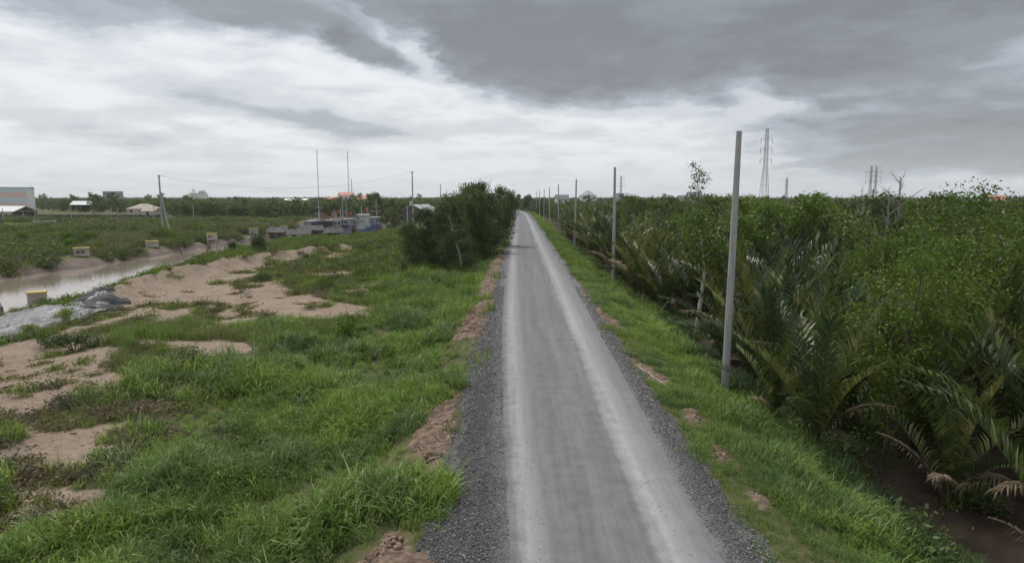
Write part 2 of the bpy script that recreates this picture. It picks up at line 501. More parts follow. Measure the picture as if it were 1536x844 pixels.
m, nt, b, _ = newmat('soil')
g = nt.nodes.new('ShaderNodeNewGeometry'); pos = g.outputs['Position']
at = nt.nodes.new('ShaderNodeAttribute'); at.attribute_name = 'cover'
sp = nt.nodes.new('ShaderNodeSeparateColor'); nt.links.new(at.outputs['Color'], sp.inputs[0])
nA = tnoise(nt, pos, .7, 7, .62); nB = tnoise(nt, pos, 5.0, 5, .6); nC = tnoise(nt, pos, 28.0, 4, .6)
cbase = ramp_node(nt, nA, [(.3, (.045, .055, .020)), (.5, (.080, .085, .034)), (.62, (.115, .105, .050)), (.75, (.18, .14, .09))])
csand = ramp_node(nt, nA, [(.30, (.160, .122, .092)), (.5, (.255, .198, .152)), (.7, (.35, .28, .225))])
csand = mixc(nt, .5, csand, ramp_node(nt, nB, [(.3, (.135, .10, .074)), (.65, (.31, .238, .182))]))
cdirt = ramp_node(nt, nB, [(.3, (.075, .052, .038)), (.5, (.155, .108, .080)), (.7, (.27, .20, .15))])
cmud = ramp_node(nt, nA, [(.3, (.060, .042, .034)), (.55, (.115, .082, .066)), (.75, (.19, .145, .12))])
cgrav = ramp_node(nt, nC, [(.32, (.075, .073, .073)), (.5, (.15, .148, .148)), (.68, (.26, .255, .25))])


def edgef(sock, lo=.22, hi=.78):
    a = nt.nodes.new('ShaderNodeMath'); a.operation = 'MULTIPLY_ADD'; nt.links.new(nB, a.inputs[0]); a.inputs[1].default_value = .5
    nt.links.new(sock, a.inputs[2])
    r = nt.nodes.new('ShaderNodeMapRange'); r.interpolation_type = 'SMOOTHSTEP'
    r.inputs['From Min'].default_value = lo + .25; r.inputs['From Max'].default_value = hi + .25
    nt.links.new(a.outputs[0], r.inputs['Value']); return r.outputs[0]


c = mixc(nt, edgef(sp.outputs[0]), cbase, csand)
c = mixc(nt, edgef(sp.outputs[2]), c, cmud)
c = mixc(nt, edgef(at.outputs['Alpha']), c, cgrav)
c = mixc(nt, edgef(sp.outputs[1]), c, cdirt)
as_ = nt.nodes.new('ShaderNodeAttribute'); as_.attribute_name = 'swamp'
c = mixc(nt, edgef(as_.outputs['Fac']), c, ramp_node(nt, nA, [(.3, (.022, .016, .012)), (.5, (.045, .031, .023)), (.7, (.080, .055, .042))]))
nt.links.new(c, b.inputs['Base Color'])
rr = nt.nodes.new('ShaderNodeMapRange'); nt.links.new(sp.outputs[2], rr.inputs['Value'])
rr.inputs['To Min'].default_value = .95; rr.inputs['To Max'].default_value = .62
nt.links.new(rr.outputs[0], b.inputs['Roughness'])
b.inputs['Specular IOR Level'].default_value = .25
hb = nt.nodes.new('ShaderNodeMath'); hb.operation = 'ADD'; nt.links.new(nB, hb.inputs[0]); nt.links.new(nC, hb.inputs[1])
bump(nt, b, hb.outputs[0], .7, .06)
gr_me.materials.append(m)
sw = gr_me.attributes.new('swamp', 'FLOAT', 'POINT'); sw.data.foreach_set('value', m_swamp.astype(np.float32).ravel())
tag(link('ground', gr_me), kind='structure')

# ------------------------------------------------------------------ road
ys = np.concatenate([np.arange(-40, 8, 2), np.arange(8, 60, .4), np.arange(60, 378, 2.0)])
ts = np.linspace(-.42, 1.30, 48)
L, R = road_edges(ys)
Lw = L + (fbm(ys * .5, ys * 0, 4, 3) - .5) * .25; Rw = R + (fbm(ys * .5, ys * 0 + 5, 14, 3) - .5) * .25
T, YY = np.meshgrid(ts, ys)
XX = L[:, None] * (1 - T) + R[:, None] * T
lim0 = -1.58 + (fbm(ys * .6, ys * 0 + 2, 33, 4) - .5) * 1.3 + road_shift(ys); lim1 = 4.25 + (fbm(ys * .6, ys * 0 + 8, 34, 4) - .5) * 1.2 + road_shift(ys)
XX = np.clip(XX, lim0[:, None], lim1[:, None])
XX = XX + np.linspace(0, .02, 48)[None, :]
S_ = (XX - L[:, None]) / (R - L)[:, None]
crown = .03 * (1 - (2 * S_ - 1) ** 2) - .018 * np.exp(-((S_ - .17) / .09) ** 2) - .018 * np.exp(-((S_ - .79) / .09) ** 2)
ZZ = ground_z(XX, YY) * .15 + .045 + np.clip(crown, -.035, .1) + (fbm(XX * 3, YY * 1.5, 61, 3) - .5) * .02
fall = np.minimum(sm(np.arange(48), -1, 3), 1 - sm(np.arange(48), 44, 48))
ZZ = ground_z(XX, YY) + .006 + (ZZ - ground_z(XX, YY)).clip(.004, 1) * fall[None, :]
n2 = len(ys); idx = np.arange(n2 * 48).reshape(n2, 48)
q = np.stack([idx[:-1, :-1], idx[:-1, 1:], idx[1:, 1:], idx[1:, :-1]], -1).reshape(-1, 4)
rme = np_mesh('road', np.stack([XX, YY, ZZ], -1).reshape(-1, 3), [q], smooth=True)
la = rme.attributes.new('lateral', 'FLOAT', 'POINT'); la.data.foreach_set('value', S_.astype(np.float32).ravel())
m, nt, b, _ = newmat('crushed_stone_road')
at = nt.nodes.new('ShaderNodeAttribute'); at.attribute_name = 'lateral'
g = nt.nodes.new('ShaderNodeNewGeometry'); pos = g.outputs['Position']
mp = nt.nodes.new('ShaderNodeMapping'); mp.inputs['Scale'].default_value = (3.2, .10, 1); nt.links.new(pos, mp.inputs[0])
mp2 = nt.nodes.new('ShaderNodeMapping'); mp2.inputs['Scale'].default_value = (9, .35, 1); nt.links.new(pos, mp2.inputs[0])
st1 = tnoise(nt, mp.outputs[0], 1.0, 6, .6); st2 = tnoise(nt, mp2.outputs[0], 1.0, 5, .65)
fine = tnoise(nt, pos, 26.0, 5, .75); med = tnoise(nt, pos, 2.2, 6, .65)
prof = nt.nodes.new('ShaderNodeValToRGB'); e = prof.color_ramp.elements
mr = nt.nodes.new('ShaderNodeMapRange'); mr.inputs['From Min'].default_value = -.42; mr.inputs['From Max'].default_value = 1.30
wob = nt.nodes.new('ShaderNodeMath'); wob.operation = 'MULTIPLY_ADD'; nt.links.new(st1, wob.inputs[0]); wob.inputs[1].default_value = .07; nt.links.new(at.outputs['Fac'], wob.inputs[2])
wo2 = nt.nodes.new('ShaderNodeMath'); wo2.operation = 'SUBTRACT'; nt.links.new(wob.outputs[0], wo2.inputs[0]); wo2.inputs[1].default_value = .035
wo3 = nt.nodes.new('ShaderNodeMath'); wo3.operation = 'MULTIPLY_ADD'; nt.links.new(med, wo3.inputs[0]); wo3.inputs[1].default_value = .07; nt.links.new(wo2.outputs[0], wo3.inputs[2])
wo4 = nt.nodes.new('ShaderNodeMath'); wo4.operation = 'SUBTRACT'; nt.links.new(wo3.outputs[0], wo4.inputs[0]); wo4.inputs[1].default_value = .035
nt.links.new(wo4.outputs[0], mr.inputs['Value']); nt.links.new(mr.outputs[0], prof.inputs[0])


def pos_s(s): return (s + .42) / 1.72


prof.color_ramp.interpolation = 'EASE'
vals = [(-.42, .05), (-.10, .07), (.0, .30), (.04, .45), (.07, .64), (.12, .74), (.17, .60), (.23, .42), (.38, .38), (.5, .44), (.60, .38), (.67, .44), (.72, .66), (.78, .80), (.84, .66), (.91, .50), (1.0, .42), (1.07, .20), (1.16, .05)]
e[0].position = 0; e[0].color = (.05,) * 3 + (1,); e[1].position = 1; e[1].color = (.04,) * 3 + (1,)
for s_, v_ in vals[1:]:
    k = e.new(pos_s(s_)); k.color = (v_, v_, v_, 1)


def madd(a, mul, add):
    n = nt.nodes.new('ShaderNodeMath'); n.operation = 'MULTIPLY_ADD'; nt.links.new(a, n.inputs[0]); n.inputs[1].default_value = mul
    if isinstance(add, float): n.inputs[2].default_value = add
    else: nt.links.new(add, n.inputs[2])
    return n.outputs[0]


f = madd(st1, .36, madd(st2, .26, madd(med, .40, madd(prof.outputs[0], 1.05, -.02))))
f = madd(f, 1.0, -.51)
# coarse grains show where the dust is thin
f = madd(fine, .42, f); f = madd(f, 1.0, -.21)
c = ramp_node(nt, f, [(0.0, (.058, .058, .062)), (.25, (.108, .109, .116)), (.5, (.174, .175, .184)), (.75, (.252, .254, .264)), (1.0, (.355, .357, .362))])
nt.links.new(c, b.inputs['Base Color']); b.inputs['Roughness'].default_value = .9; b.inputs['Specular IOR Level'].default_value = .2
bump(nt, b, madd(fine, .5, med), .5, .025)
rme.materials.append(m)
tag(link('road', rme), kind='structure')

# ------------------------------------------------------------------ water
m_water, nt, b, _ = newmat('muddy_water')
g = nt.nodes.new('ShaderNodeNewGeometry'); pos = g.outputs['Position']
nt.links.new(ramp_node(nt, tnoise(nt, pos, .12, 4), [(.35, (.20, .16, .13)), (.65, (.26, .215, .18))]), b.inputs['Base Color'])
b.inputs['Roughness'].default_value = .09; b.inputs['Specular IOR Level'].default_value = .7
mp = nt.nodes.new('ShaderNodeMapping'); mp.inputs['Scale'].default_value = (1.6, .8, 1); nt.links.new(pos, mp.inputs[0])
bump(nt, b, tnoise(nt, mp.outputs[0], 1.6, 5, .6), .06, .06)


def ribbon(name, line, extra, z, mat):
    v = []; f = []
    P = [np.array(p[:2], float) for p in line]
    for i, p in enumerate(P):
        t = P[min(i + 1, len(P) - 1)] - P[max(i - 1, 0)]; t /= np.linalg.norm(t); nrm = np.array([-t[1], t[0]])
        hw = line[i][2] + extra
        for k in (-1, 1): v.append((*(p + nrm * hw * k), z))
        if i: f.append((2 * i - 2, 2 * i - 1, 2 * i + 1, 2 * i))
    me = np_mesh(name, np.array(v), [np.array(f)[:, ::-1]], [mat]); return link(name, me)


tag(ribbon('river_water', RIVER, 2.6, -2.02, m_water), kind='structure')
tag(ribbon('canal_water', CANAL, 1.6, -2.0, m_water), kind='structure')

# ================================================================== things built by people
def GZ1(x, y): return float(ground_z(np.array([x]), np.array([y]))[0])


M_CONC = plain('weathered_concrete', (.36, .355, .345), .85, .30, 1.6, bumpy=.3)
M_CONC2 = plain('grey_concrete', (.30, .30, .295), .9, .2, .8)
M_WHITE = plain('white_wall', (.66, .66, .64), .8, .10, .3)
M_CREAM = plain('cream_wall', (.50, .45, .38), .85, .15, .4)
M_BLUE = plain('pale_blue_siding', (.52, .62, .66), .6, .06, .2)
M_PINK = plain('pale_pink_siding', (.70, .50, .47), .6, .06, .2)
M_MAROON = plain('maroon_paint', (.32, .11, .13), .6, .15, .5)
M_ROOFG = plain('grey_roof', (.33, .33, .34), .6, .2, .6)
M_ROOFH = plain('rusty_hut_roof', (.085, .08, .078), .95, .5, 1.6)
M_ROOFW = plain('pale_metal_roof', (.62, .63, .63), .45, .12, .5)
M_ROOFB = plain('beige_roof', (.33, .285, .25), .8, .2, .5)
M_ROOFR = plain('red_tile_roof', (.46, .17, .13), .7, .15, .6)
M_ROOFD = plain('dark_roof', (.10, .105, .13), .6, .2, .6)
M_DARK = plain('dark_opening', (.03, .032, .036), .5, .2, 1)
M_DWALL = plain('dark_boards', (.075, .075, .08), .8, .3, 1)
M_STEEL = plain('galvanised_steel', (.34, .355, .37), .5, .15, .4, .3)
M_WIRE = plain('cable', (.05, .05, .055), .6, .1, 1)
M_WOODP = plain('old_timber', (.135, .10, .075), .9, .35, 2, bumpy=.4)
M_BOATB = plain('blue_grey_hull', (.22, .26, .31), .75, .45, .8)
M_BOATW = plain('white_boat_paint', (.46, .47, .47), .7, .35, .8)
M_BOATBL = plain('blue_boat_paint', (.085, .12, .30), .6, .2, .8)
M_RED = plain('red_paint', (.45, .07, .05), .6, .2, 1)
M_YEL = plain('yellow_paint', (.46, .33, .08), .6, .15, 1)
M_SIGN = plain('grimy_white_board', (.37, .335, .30), .85, .35, 1.4)
M_NET = plain('dark_netting', (.045, .05, .06), .9, .3, .6)
M_TARPS = plain('silver_plastic_sheet', (.15, .155, .17), .55, .5, .9)
_nt = M_TARPS.node_tree; _tc = _nt.nodes.new('ShaderNodeTexCoord'); _mp = _nt.nodes.new('ShaderNodeMapping')
_mp.inputs['Scale'].default_value = (2.2, .32, 1); _mp.inputs['Rotation'].default_value = (0, 0, .5); _nt.links.new(_tc.outputs['Object'], _mp.inputs[0])
_nt.links.new(ramp_node(_nt, tnoise(_nt, _mp.outputs[0], 1.0, 6, .62), [(.36, (.025, .025, .028)), (.47, (.075, .075, .082)), (.58, (.15, .15, .16)), (.72, (.24, .24, .255))]), [n for n in _nt.nodes if n.type == 'BSDF_PRINCIPLED'][0].inputs['Base Color'])
M_TARPK = plain('black_plastic_sheet', (.028, .029, .033), .75, .4, 1.5)

_nt = M_CONC.node_tree; _tc = _nt.nodes.new('ShaderNodeTexCoord'); _mp = _nt.nodes.new('ShaderNodeMapping')
_mp.inputs['Scale'].default_value = (9, 9, .5); _nt.links.new(_tc.outputs['Object'], _mp.inputs[0]); _pb = [n for n in _nt.nodes if n.type == 'BSDF_PRINCIPLED'][0]
_nt.links.new(mixc(_nt, .6, _pb.inputs['Base Color'].links[0].from_socket, ramp_node(_nt, tnoise(_nt, _mp.outputs[0], 1.0, 5, .65), [(.32, (.17, .165, .155)), (.5, (.33, .325, .315)), (.7, (.43, .425, .415))])), _pb.inputs['Base Color'])

# ---- the row of bare concrete poles along the right side
POLES = [(8.30, 25.2, 'nearest bare concrete pole at the foot of the right grass berm'), (8.45, 57.5, 'second bare concrete pole from the front, right of the road'),
         (8.35, 97.5, 'third bare concrete pole from the front, right of the road'), (8.3, 138, 'fourth bare concrete pole from the front, right of the road'),
         (8.2, 178, 'fifth bare concrete pole from the front, right of the road'), (8.1, 218, 'sixth bare concrete pole from the front, right of the road'),
         (7.9, 258, 'seventh bare concrete pole along the right of the road, far off'), (7.4, 296, 'farthest bare concrete pole along the right of the road')]
pm = MB(); pm.tube([(0, 0, -1.2), (0, 0, 0), (0, 0, 3), (0, 0, 6.5), (0, 0, 10.35)], [.165, .16, .145, .128, .105], 14)
for zz in (2.2, 4.7, 7.3): pm.tube([(0, 0, zz), (0, 0, zz + .02)], [.152 - .0052 * zz + .009] * 2, 14)
POLE_ME = pm.mesh('concrete_pole', M_CONC)
for i, (x, y, lb) in enumerate(POLES):
    zb = GZ1(x, y); o = link('utility_pole', POLE_ME, None, (x, y, zb), (.012 * (-1) ** i, .006, i * .8))
    o.scale = (1, 1, (8.98 - zb) / 10.35 * (1 if i == 0 else 1.01))
    tag(o, lb, 'pole', 'concrete poles right of the road')


def pole_thing(loc, h, label, prop=None, r=.16):
    t = link('utility_pole', None, None, loc); tag(t, label, 'pole')
    link('shaft', MB().tube([(0, 0, -.8), (0, 0, h * .5), (0, 0, h)], [r, r * .85, r * .65], 8).mesh('shaft', M_CONC), t)
    if prop: link('prop', MB().tube([(prop, 0, -.8), (prop * .4, 0, h * .35), (.12, 0, h * .72)], [r, r * .9, r * .65], 8).mesh('prop', M_CONC), t)
    link('bracket', MB().box(-.35, .35, -.05, .05, h - .25, h - .13).mesh('bracket', M_STEEL), t)
    return t


pole_thing((-67.3, 120, GZ1(-67.3, 120)), 10.5 - GZ1(-67.3, 120), 'tall concrete pole with a leaning prop beyond the river', 1.7, .2)
pole_thing((-25.0, 150, GZ1(-25, 150)), 12.3 - GZ1(-25, 150), 'tall concrete pole in front of the dark shed near the boats', None, .2)
pole_thing((-26.3, 150, GZ1(-26.3, 150)), 4.3 - GZ1(-26.3, 150), 'short concrete pole beside the tall pole in front of the dark shed', None, .17)
pole_thing((-32, 260, -1), 12.4, 'distant utility pole right of the dark shed', None, .22)
a, b_ = Vector((-67.3, 120, 10.4)), Vector((-25, 150, 12.2))
pts = [a.lerp(b_, k / 24) - Vector((0, 0, 3.0 * (1 - (2 * k / 24 - 1) ** 2))) for k in range(25)]
tag(link('power_cable', MB().tube(pts, .02, 4).mesh('power_cable', M_WIRE)), 'thin sagging cable between the two tall poles on the left', 'cable')


# ---- lattice masts and pylons
def lattice(mb, h0, h1, w0, w1, n, r, legs=4, off=0.0):
    P = lambda k, j: ((w0 + (w1 - w0) * k / n) * math.cos(2 * math.pi * j / legs + off), (w0 + (w1 - w0) * k / n) * math.sin(2 * math.pi * j / legs + off), h0 + (h1 - h0) * k / n)
    for j in range(legs):
        mb.tube([P(0, j), P(n, j)], r, 4)
        for k in range(n):
            mb.tube([P(k, j), P(k + 1, (j + 1) % legs)], r * .55, 3, False); mb.tube([P(k, (j + 1) % legs), P(k + 1, j)], r * .55, 3, False)
            mb.tube([P(k + 1, j), P(k + 1, (j + 1) % legs)], r * .5, 3, False)


def mast(x, y, h, label, r=.08):
    t = link('radio_mast', None, None, (x, y, -1)); tag(t, label, 'mast', 'radio masts')
    mb = MB(); lattice(mb, 0, h * .96, .55, .45, 26, r, 3); link('lattice', mb.mesh('lattice', M_STEEL), t)
    link('antenna', MB().tube([(0, 0, h * .95), (0, 0, h)], .08, 5).mesh('antenna', M_STEEL), t)


mast(-219.2, 700, 59.5, 'tallest thin radio mast, left of the red roofed building')
mast(-186.1, 700, 57.4, 'thin radio mast just above the red roofed building')
mast(-182.8, 700, 27.6, 'short thin mast beside the mast above the red roofed building')


def pylon(x, y, h, label, bw=3.2, arms=(.65, .77, .885), al=2.6, r=.13, rot=0.0, wide=False):
    t = link('transmission_tower', None, None, (x, y, -1.5), (0, 0, rot)); tag(t, label, 'pylon', 'transmission towers on the right')
    mb = MB(); lattice(mb, 0, h * .55, bw, bw * .36, 8, r, 4, math.pi / 4); lattice(mb, h * .55, h, bw * .36, bw * .22, 9, r * .9, 4, math.pi / 4); link('lattice', mb.mesh('lattice', M_STEEL), t)
    for f in arms:
        for s in (-1, 1):
            m = MB(); z = h * f; m.tube([(0, .2, z), (s * al * .6, 0, z + .42), (s * al, 0, z + .1)], [r, r * .9, r * .7], 4); m.tube([(0, -.2, z - .9), (s * al, 0, z + .05)], r * .6, 4)
            c_ = link('cross_arm', m.mesh('cross_arm', M_STEEL), t)
            link('insulator', MB().tube([(s * al, 0, z), (s * al, 0, z - 1.9)], [.09, .13], 6).mesh('insulator', M_CONC2), c_)
    m = MB(); m.tube([(-al * .95, 0, h + .5), (0, 0, h + .1), (al * .95, 0, h + .5)], r, 4); link('top_arm', m.mesh('top_arm', M_STEEL), t)


pylon(112.8, 300, 38.6, 'largest lattice pylon, standing right of the nearest concrete pole', 3.1, r=.095)
pylon(287, 700, 28, 'small pale pylon on the horizon right of the largest pylon', 3, r=.16)
pylon(242, 450, 28.5, 'left one of two pylons close together on the right horizon', 2.2, al=3.6, r=.10)
pylon(246.5, 452, 28.5, 'right one of two pylons close together on the right horizon', 2.2, al=3.6, r=.10)
pylon(109, 700, 29.5, 'faint pylon behind the second concrete pole', 3, r=.16, al=3.6)


# ---- buildings
def gable(w, d, ze, zr, over, mat, thick=.15):
    """roof with its ridge along x"""
    m = MB(); h = w / 2 + over; k = d / 2 + over
    for s in (-1, 1):
        lo = ze - (zr - ze) * over / (d / 2)
        m.add([(-h, s * k, lo), (h, s * k, lo), (h, 0, zr), (-h, 0, zr), (-h, s * k, lo + thick), (h, s * k, lo + thick), (h, 0, zr + thick), (-h, 0, zr + thick)],
              [(0, 1, 2, 3), (4, 7, 6, 5), (0, 4, 5, 1), (0, 3, 7, 4), (1, 5, 6, 2)])
    return m.mesh('roof', mat)


def hip(w, d, ze, zr, over, mat):
    h, k, r = w / 2 + over, d / 2 + over, max(w - d, w * .2) / 2
    return MB().add([(-h, -k, ze), (h, -k, ze), (h, k, ze), (-h, k, ze), (-r, 0, zr), (r, 0, zr)], [(0, 1, 5, 4), (2, 3, 4, 5), (1, 2, 5), (3, 0, 4), (3, 2, 1, 0)]).mesh('roof', mat)


def building(name, label, loc, w, d, h, wall, roof, roofmat, rise=1.5, rot=0.0, nwin=0, storeys=1, over=.4, cat='building', door=False, group=None, ends=True):
    t = link(name, None, None, loc, (0, 0, rot)); tag(t, label, cat, group)
    m = MB().box(-w / 2, w / 2, -d / 2, d / 2, -1, h)
    if roof == 'gable' and ends:
        for s in (-1, 1): m.add([(s * (w / 2 - .01), -d / 2, h), (s * (w / 2 - .01), d / 2, h), (s * (w / 2 - .01), 0, h + rise)], [(0, 1, 2)])
    link('wall', m.mesh('wall', wall), t)
    if roof == 'gable': link('roof', gable(w, d, h + .02, h + rise + .02, over, roofmat), t)
    elif roof == 'hip': link('roof', hip(w, d, h + .02, h + rise, over, roofmat), t)
    else:
        link('roof', MB().box(-w / 2 - .15, w / 2 + .15, -d / 2 - .15, d / 2 + .15, h + .003, h + .25).mesh('roof', roofmat), t)
    for s in range(storeys):
        for k in range(nwin):
            x = -w / 2 + w * (k + .5) / nwin; z = (h / storeys) * (s + .4); ww, hh = min(1.3, w / nwin * .5), min(1.5, h / storeys * .45)
            f = link('window', MB().box(x - ww / 2, x + ww / 2, -d / 2 - .06, -d / 2 + .05, z, z + hh).mesh('window', M_CONC2), t)
            link('pane', MB().box(x - ww / 2 + .1, x + ww / 2 - .1, -d / 2 - .09, -d / 2 - .05, z + .1, z + hh - .1).mesh('pane', M_DARK), f)
    if door:
        link('door', MB().box(-.6, .6, -d / 2 - .07, -d / 2 + .05, 0, min(2.2, h * .8)).mesh('door', M_DARK), t)
    return t


t = link('factory_building', None, None, (-259.5, 304.1, -1.2), (0, 0, .60)); tag(t, 'large windowless factory block with pale blue and pink stripes at the left edge', 'factory')
link('wall', MB().box(-22, 22, -20, 20, 0, 11.9).mesh('wall', M_WHITE), t)
for z0, z1, mt, nm in ((0.2, 1.9, M_CREAM, 'bottom_stripe'), (2.0, 3.35, M_MAROON, 'sign_band'), (3.5, 4.6, M_PINK, 'lower_stripe'), (4.6, 7.4, M_BLUE, 'middle_stripe'), (7.4, 9.7, M_PINK, 'pink_stripe'), (9.7, 11.9, M_BLUE, 'top_stripe')):
    x1 = 21.0 if nm != 'sign_band' else 18.5
    link(nm, MB().box(-21.9, x1, -20.12, -19.9, z0, z1 - .02).mesh(nm, mt), t)
link('roof', gable(44, 40, 11.92, 12.3, .3, M_ROOFG), t)


def open_shed(name, label, loc, w, d, h, rise, roofmat, rot=0, sides=None, n=3):
    t = link(name, None, None, loc, (0, 0, rot)); tag(t, label, 'shed')
    for i in range(n):
        for s in (-1, 1):
            x = -w / 2 + w * i / (n - 1); link('post', MB().box(x - .1, x + .1, s * d / 2 - .1, s * d / 2 + .1, -.6, h).mesh('post', M_WOODP), t)
    link('roof', gable(w, d, h, h + rise, .5, roofmat, .12), t)
    if sides: link('wall', MB().box(-w / 2, w / 2, d / 2 - .3, d / 2 - .14, -.4, h * .9).mesh('wall', sides), t)
    return t


open_shed('open_shed', 'open shed with a white metal roof below the striped factory', (-176.5, 222, -1), 11, 8, 2.6, 1.6, M_ROOFW, -.25, M_DARK)
open_shed('open_shed', 'small open shed with a long white roof between trees on the left', (-215, 315, 1.6), 9.2, 5, 1.2, 1.5, M_ROOFW, .03, M_DARK)
building('hipped_house', 'low house with a wide beige hipped roof left of the propped pole', (-161.5, 275, -1), 11, 8, 2.4, M_CREAM, 'hip', M_ROOFB, 2.1, .15, 3, 1)
building('roofed_hut', 'small hut with pale sloping roof in front of the beige roofed house', (-151, 262, -1), 6, 4.5, 1.7, M_CREAM, 'gable', M_ROOFB, 1.1, -.2, 1, 1, door=True)
building('concrete_block', 'grey flat roofed block on the left horizon', (-381, 600, -1), 13, 10, 12.2, M_CONC2, 'flat', M_CONC2, 0, 0, 4, 3)
t = building('pale_hall', 'pale distant building with one pointed and one rounded roof above the forest', (-451, 900, -1), 21, 12, 12.0, M_WHITE, 'flat', M_WHITE, 0, 0, 6, 3)
link('turret', MB().add([(-9.5, -3, 12), (-3.5, -3, 12), (-3.5, 3, 12), (-9.5, 3, 12), (-6.5, 0, 19.5)], [(0, 1, 4), (1, 2, 4), (2, 3, 4), (3, 0, 4)]).mesh('turret', M_WHITE), t)
link('dome', MB().tube([(5.5, 0, 12.2), (5.5, 0, 14), (5.5, 0, 15.8), (5.5, 0, 17)], [5.0, 4.9, 3.6, .8], 12).mesh('dome', M_ROOFG), t)
building('red_roofed_hall', 'tall white hall with a red roof, middle of the red roofed group', (-135, 500, -1), 10.5, 9, 8.3, M_WHITE, 'gable', M_ROOFR, 2.6, .15, 3, 2)
building('red_roofed_house', 'long pale house with a red roof right of the tall white hall', (-124.5, 503, -1), 10.5, 8, 5.6, M_CREAM, 'gable', M_ROOFR, 2.6, -.1, 3, 1)
building('red_roofed_house', 'low house with a dark red roof left of the tall white hall', (-147, 503, -1), 9, 8, 5.5, M_WHITE, 'gable', M_ROOFR, 1.9, .1, 2, 1)
building('long_shed', 'long low white shed in the forest left of the red roofs', (-146, 420, -1), 15, 7, 4.8, M_WHITE, 'gable', M_ROOFW, 1.3, 0, 4, 1)
building('white_house', 'white house with a dark gabled roof above the trees, left of the second pole', (22.6, 350, -1), 6.6, 7, 6.2, M_WHITE, 'gable', M_ROOFD, 2.2, .1, 2, 2)
building('white_house', 'large white house with a grey hipped roof, right of the third pole', (44.0, 420, -1), 9.5, 8, 8.2, M_WHITE, 'hip', M_ROOFG, 3.2, .1, 3, 2)
building('grey_block', 'taller grey slab of the pair behind the second pole', (58.8, 380, -1), 3.6, 8, 9.2, M_CONC2, 'flat', M_CONC2, 0, 0, 1, 3)
building('grey_block', 'lower grey slab of the pair behind the second pole', (63.3, 380, -1), 5.0, 8, 7.2, M_CONC, 'flat', M_CONC2, 0, 0, 2, 2)
building('white_house', 'white house with dark roof behind the thin sparse tree', (88.3, 330, -1), 5.4, 7, 7.6, M_WHITE, 'gable', M_ROOFD, 2.2, .05, 2, 2)
building('white_house', 'lower white house with dark roof, left neighbour of the one behind the thin tree', (83.4, 332, -1), 4.2, 7, 6.4, M_WHITE, 'gable', M_ROOFD, 1.6, .05, 1, 2)
building('orange_roofed_house', 'house with an orange roof on the right horizon', (241, 330, -1), 8, 7, 5.9, M_WHITE, 'gable', M_ROOFR, 2.0, 0, 2, 1)
building('grey_roofed_house', 'pale grey roofed house left of the orange roof on the right horizon', (233, 335, -1), 6, 6, 5.2, M_CONC, 'gable', M_ROOFG, 1.8, 0, 2, 1)
t = building('dark_shed', 'dark boarded shed with a grey gabled roof left of the roadside trees', (-33.6, 216, -1), 9, 8.2, 2.9, M_DWALL, 'gable', M_ROOFG, 1.9, math.pi / 2 - .35, 0, 1, over=.8, cat='shed')
for s in (-1, 1): link('post', MB().box(4.9, 5.1, s * 4.2 - .12, s * 4.2 + .12, -1, 2.6).mesh('post', M_WHITE), t); link('fascia', MB().add([(5.32, s * 4.9, 2.55), (5.32, 0, 4.82), (5.32, 0, 5.12), (5.32, s * 4.9, 2.85), (5.38, s * 4.9, 2.55), (5.38, 0, 4.82), (5.38, 0, 5.12), (5.38, s * 4.9, 2.85)], [(0, 1, 2, 3), (4, 7, 6, 5), (0, 4, 5, 1), (3, 2, 6, 7), (0, 3, 7, 4)]).mesh('fascia', M_WHITE), t)
link('pillar', MB().box(-3.2, -2.2, 1.2, 2.2, 3.8, 6.0).mesh('pillar', M_CREAM), t)

# ---- yard across the canal on the left
yd = np.array([(-170, 152), (-116, 166), (-112, 178), (-118, 190), (-190, 192), (-200, 170)], float)
v = [(x, y, GZ1(x, y) + .12) for x, y in yd]
gxx, gyy = np.meshgrid(np.linspace(-185, -113, 40), np.linspace(160, 195, 24)); kz = ground_z(gxx, gyy) + .10
ii = np.arange(gxx.size).reshape(gxx.shape); qd = np.stack([ii[:-1, :-1], ii[:-1, 1:], ii[1:, 1:], ii[1:, :-1]], -1).reshape(-1, 4)
cx_ = gxx.ravel()[qd].mean(1); cy_ = gyy.ravel()[qd].mean(1); qd = qd[inpoly(cx_, cy_, [tuple(p) for p in yd])]
tag(link('yard_pavement', np_mesh('yard_pavement', np.stack([gxx, gyy, kz], -1).reshape(-1, 3), [qd], [plain('pale_yard', (.30, .30, .32), .9, .3, .4)])), kind='structure')
t = link('net_fence', None, None, (-128, 193, GZ1(-128, 193))); tag(t, 'long dark netting fence on thin posts behind the yard on the left', 'fence')
fp = [(-165 + 128 + k * 4.6, 2 - k * .35) for k in range(14)]
for x, y in fp: link('post', MB().box(x - .07, x + .07, y - .07, y + .07, -.5, 2.9).mesh('post', M_CONC2), t)
for (xa, ya), (xb, yb) in zip(fp[:-1], fp[1:]):
    link('net', MB().add([(xa, ya + .09, .1), (xb, yb + .09, .1), (xb, yb + .09, 2.1), (xa, ya + .09, 2.2), (xa, ya + .12, .1), (xb, yb + .12, .1), (xb, yb + .12, 2.1), (xa, ya + .12, 2.2)], [(0, 1, 2, 3), (4, 7, 6, 5), (3, 2, 6, 7)]).mesh('net', M_NET), t)
for k, (x, y, h) in enumerate([(-140, 184, 4.6), (-129.5, 184, 5.0), (-119, 186, 4.2), (-114, 181, 4.6), (-151, 186, 4.0), (-160, 188, 4.4), (-106.5, 186, 5.2), (-97, 190, 5.6)]):
    tag(link('yard_post', MB().tube([(0, 0, -.4), (0, 0, h * .5), (0, 0, h)], [.14, .12, .1], 6).mesh('yard_post', M_CONC), None, (x, y, GZ1(x, y))), 'thin pale post standing in the yard across the canal', 'post', 'posts in the yard')


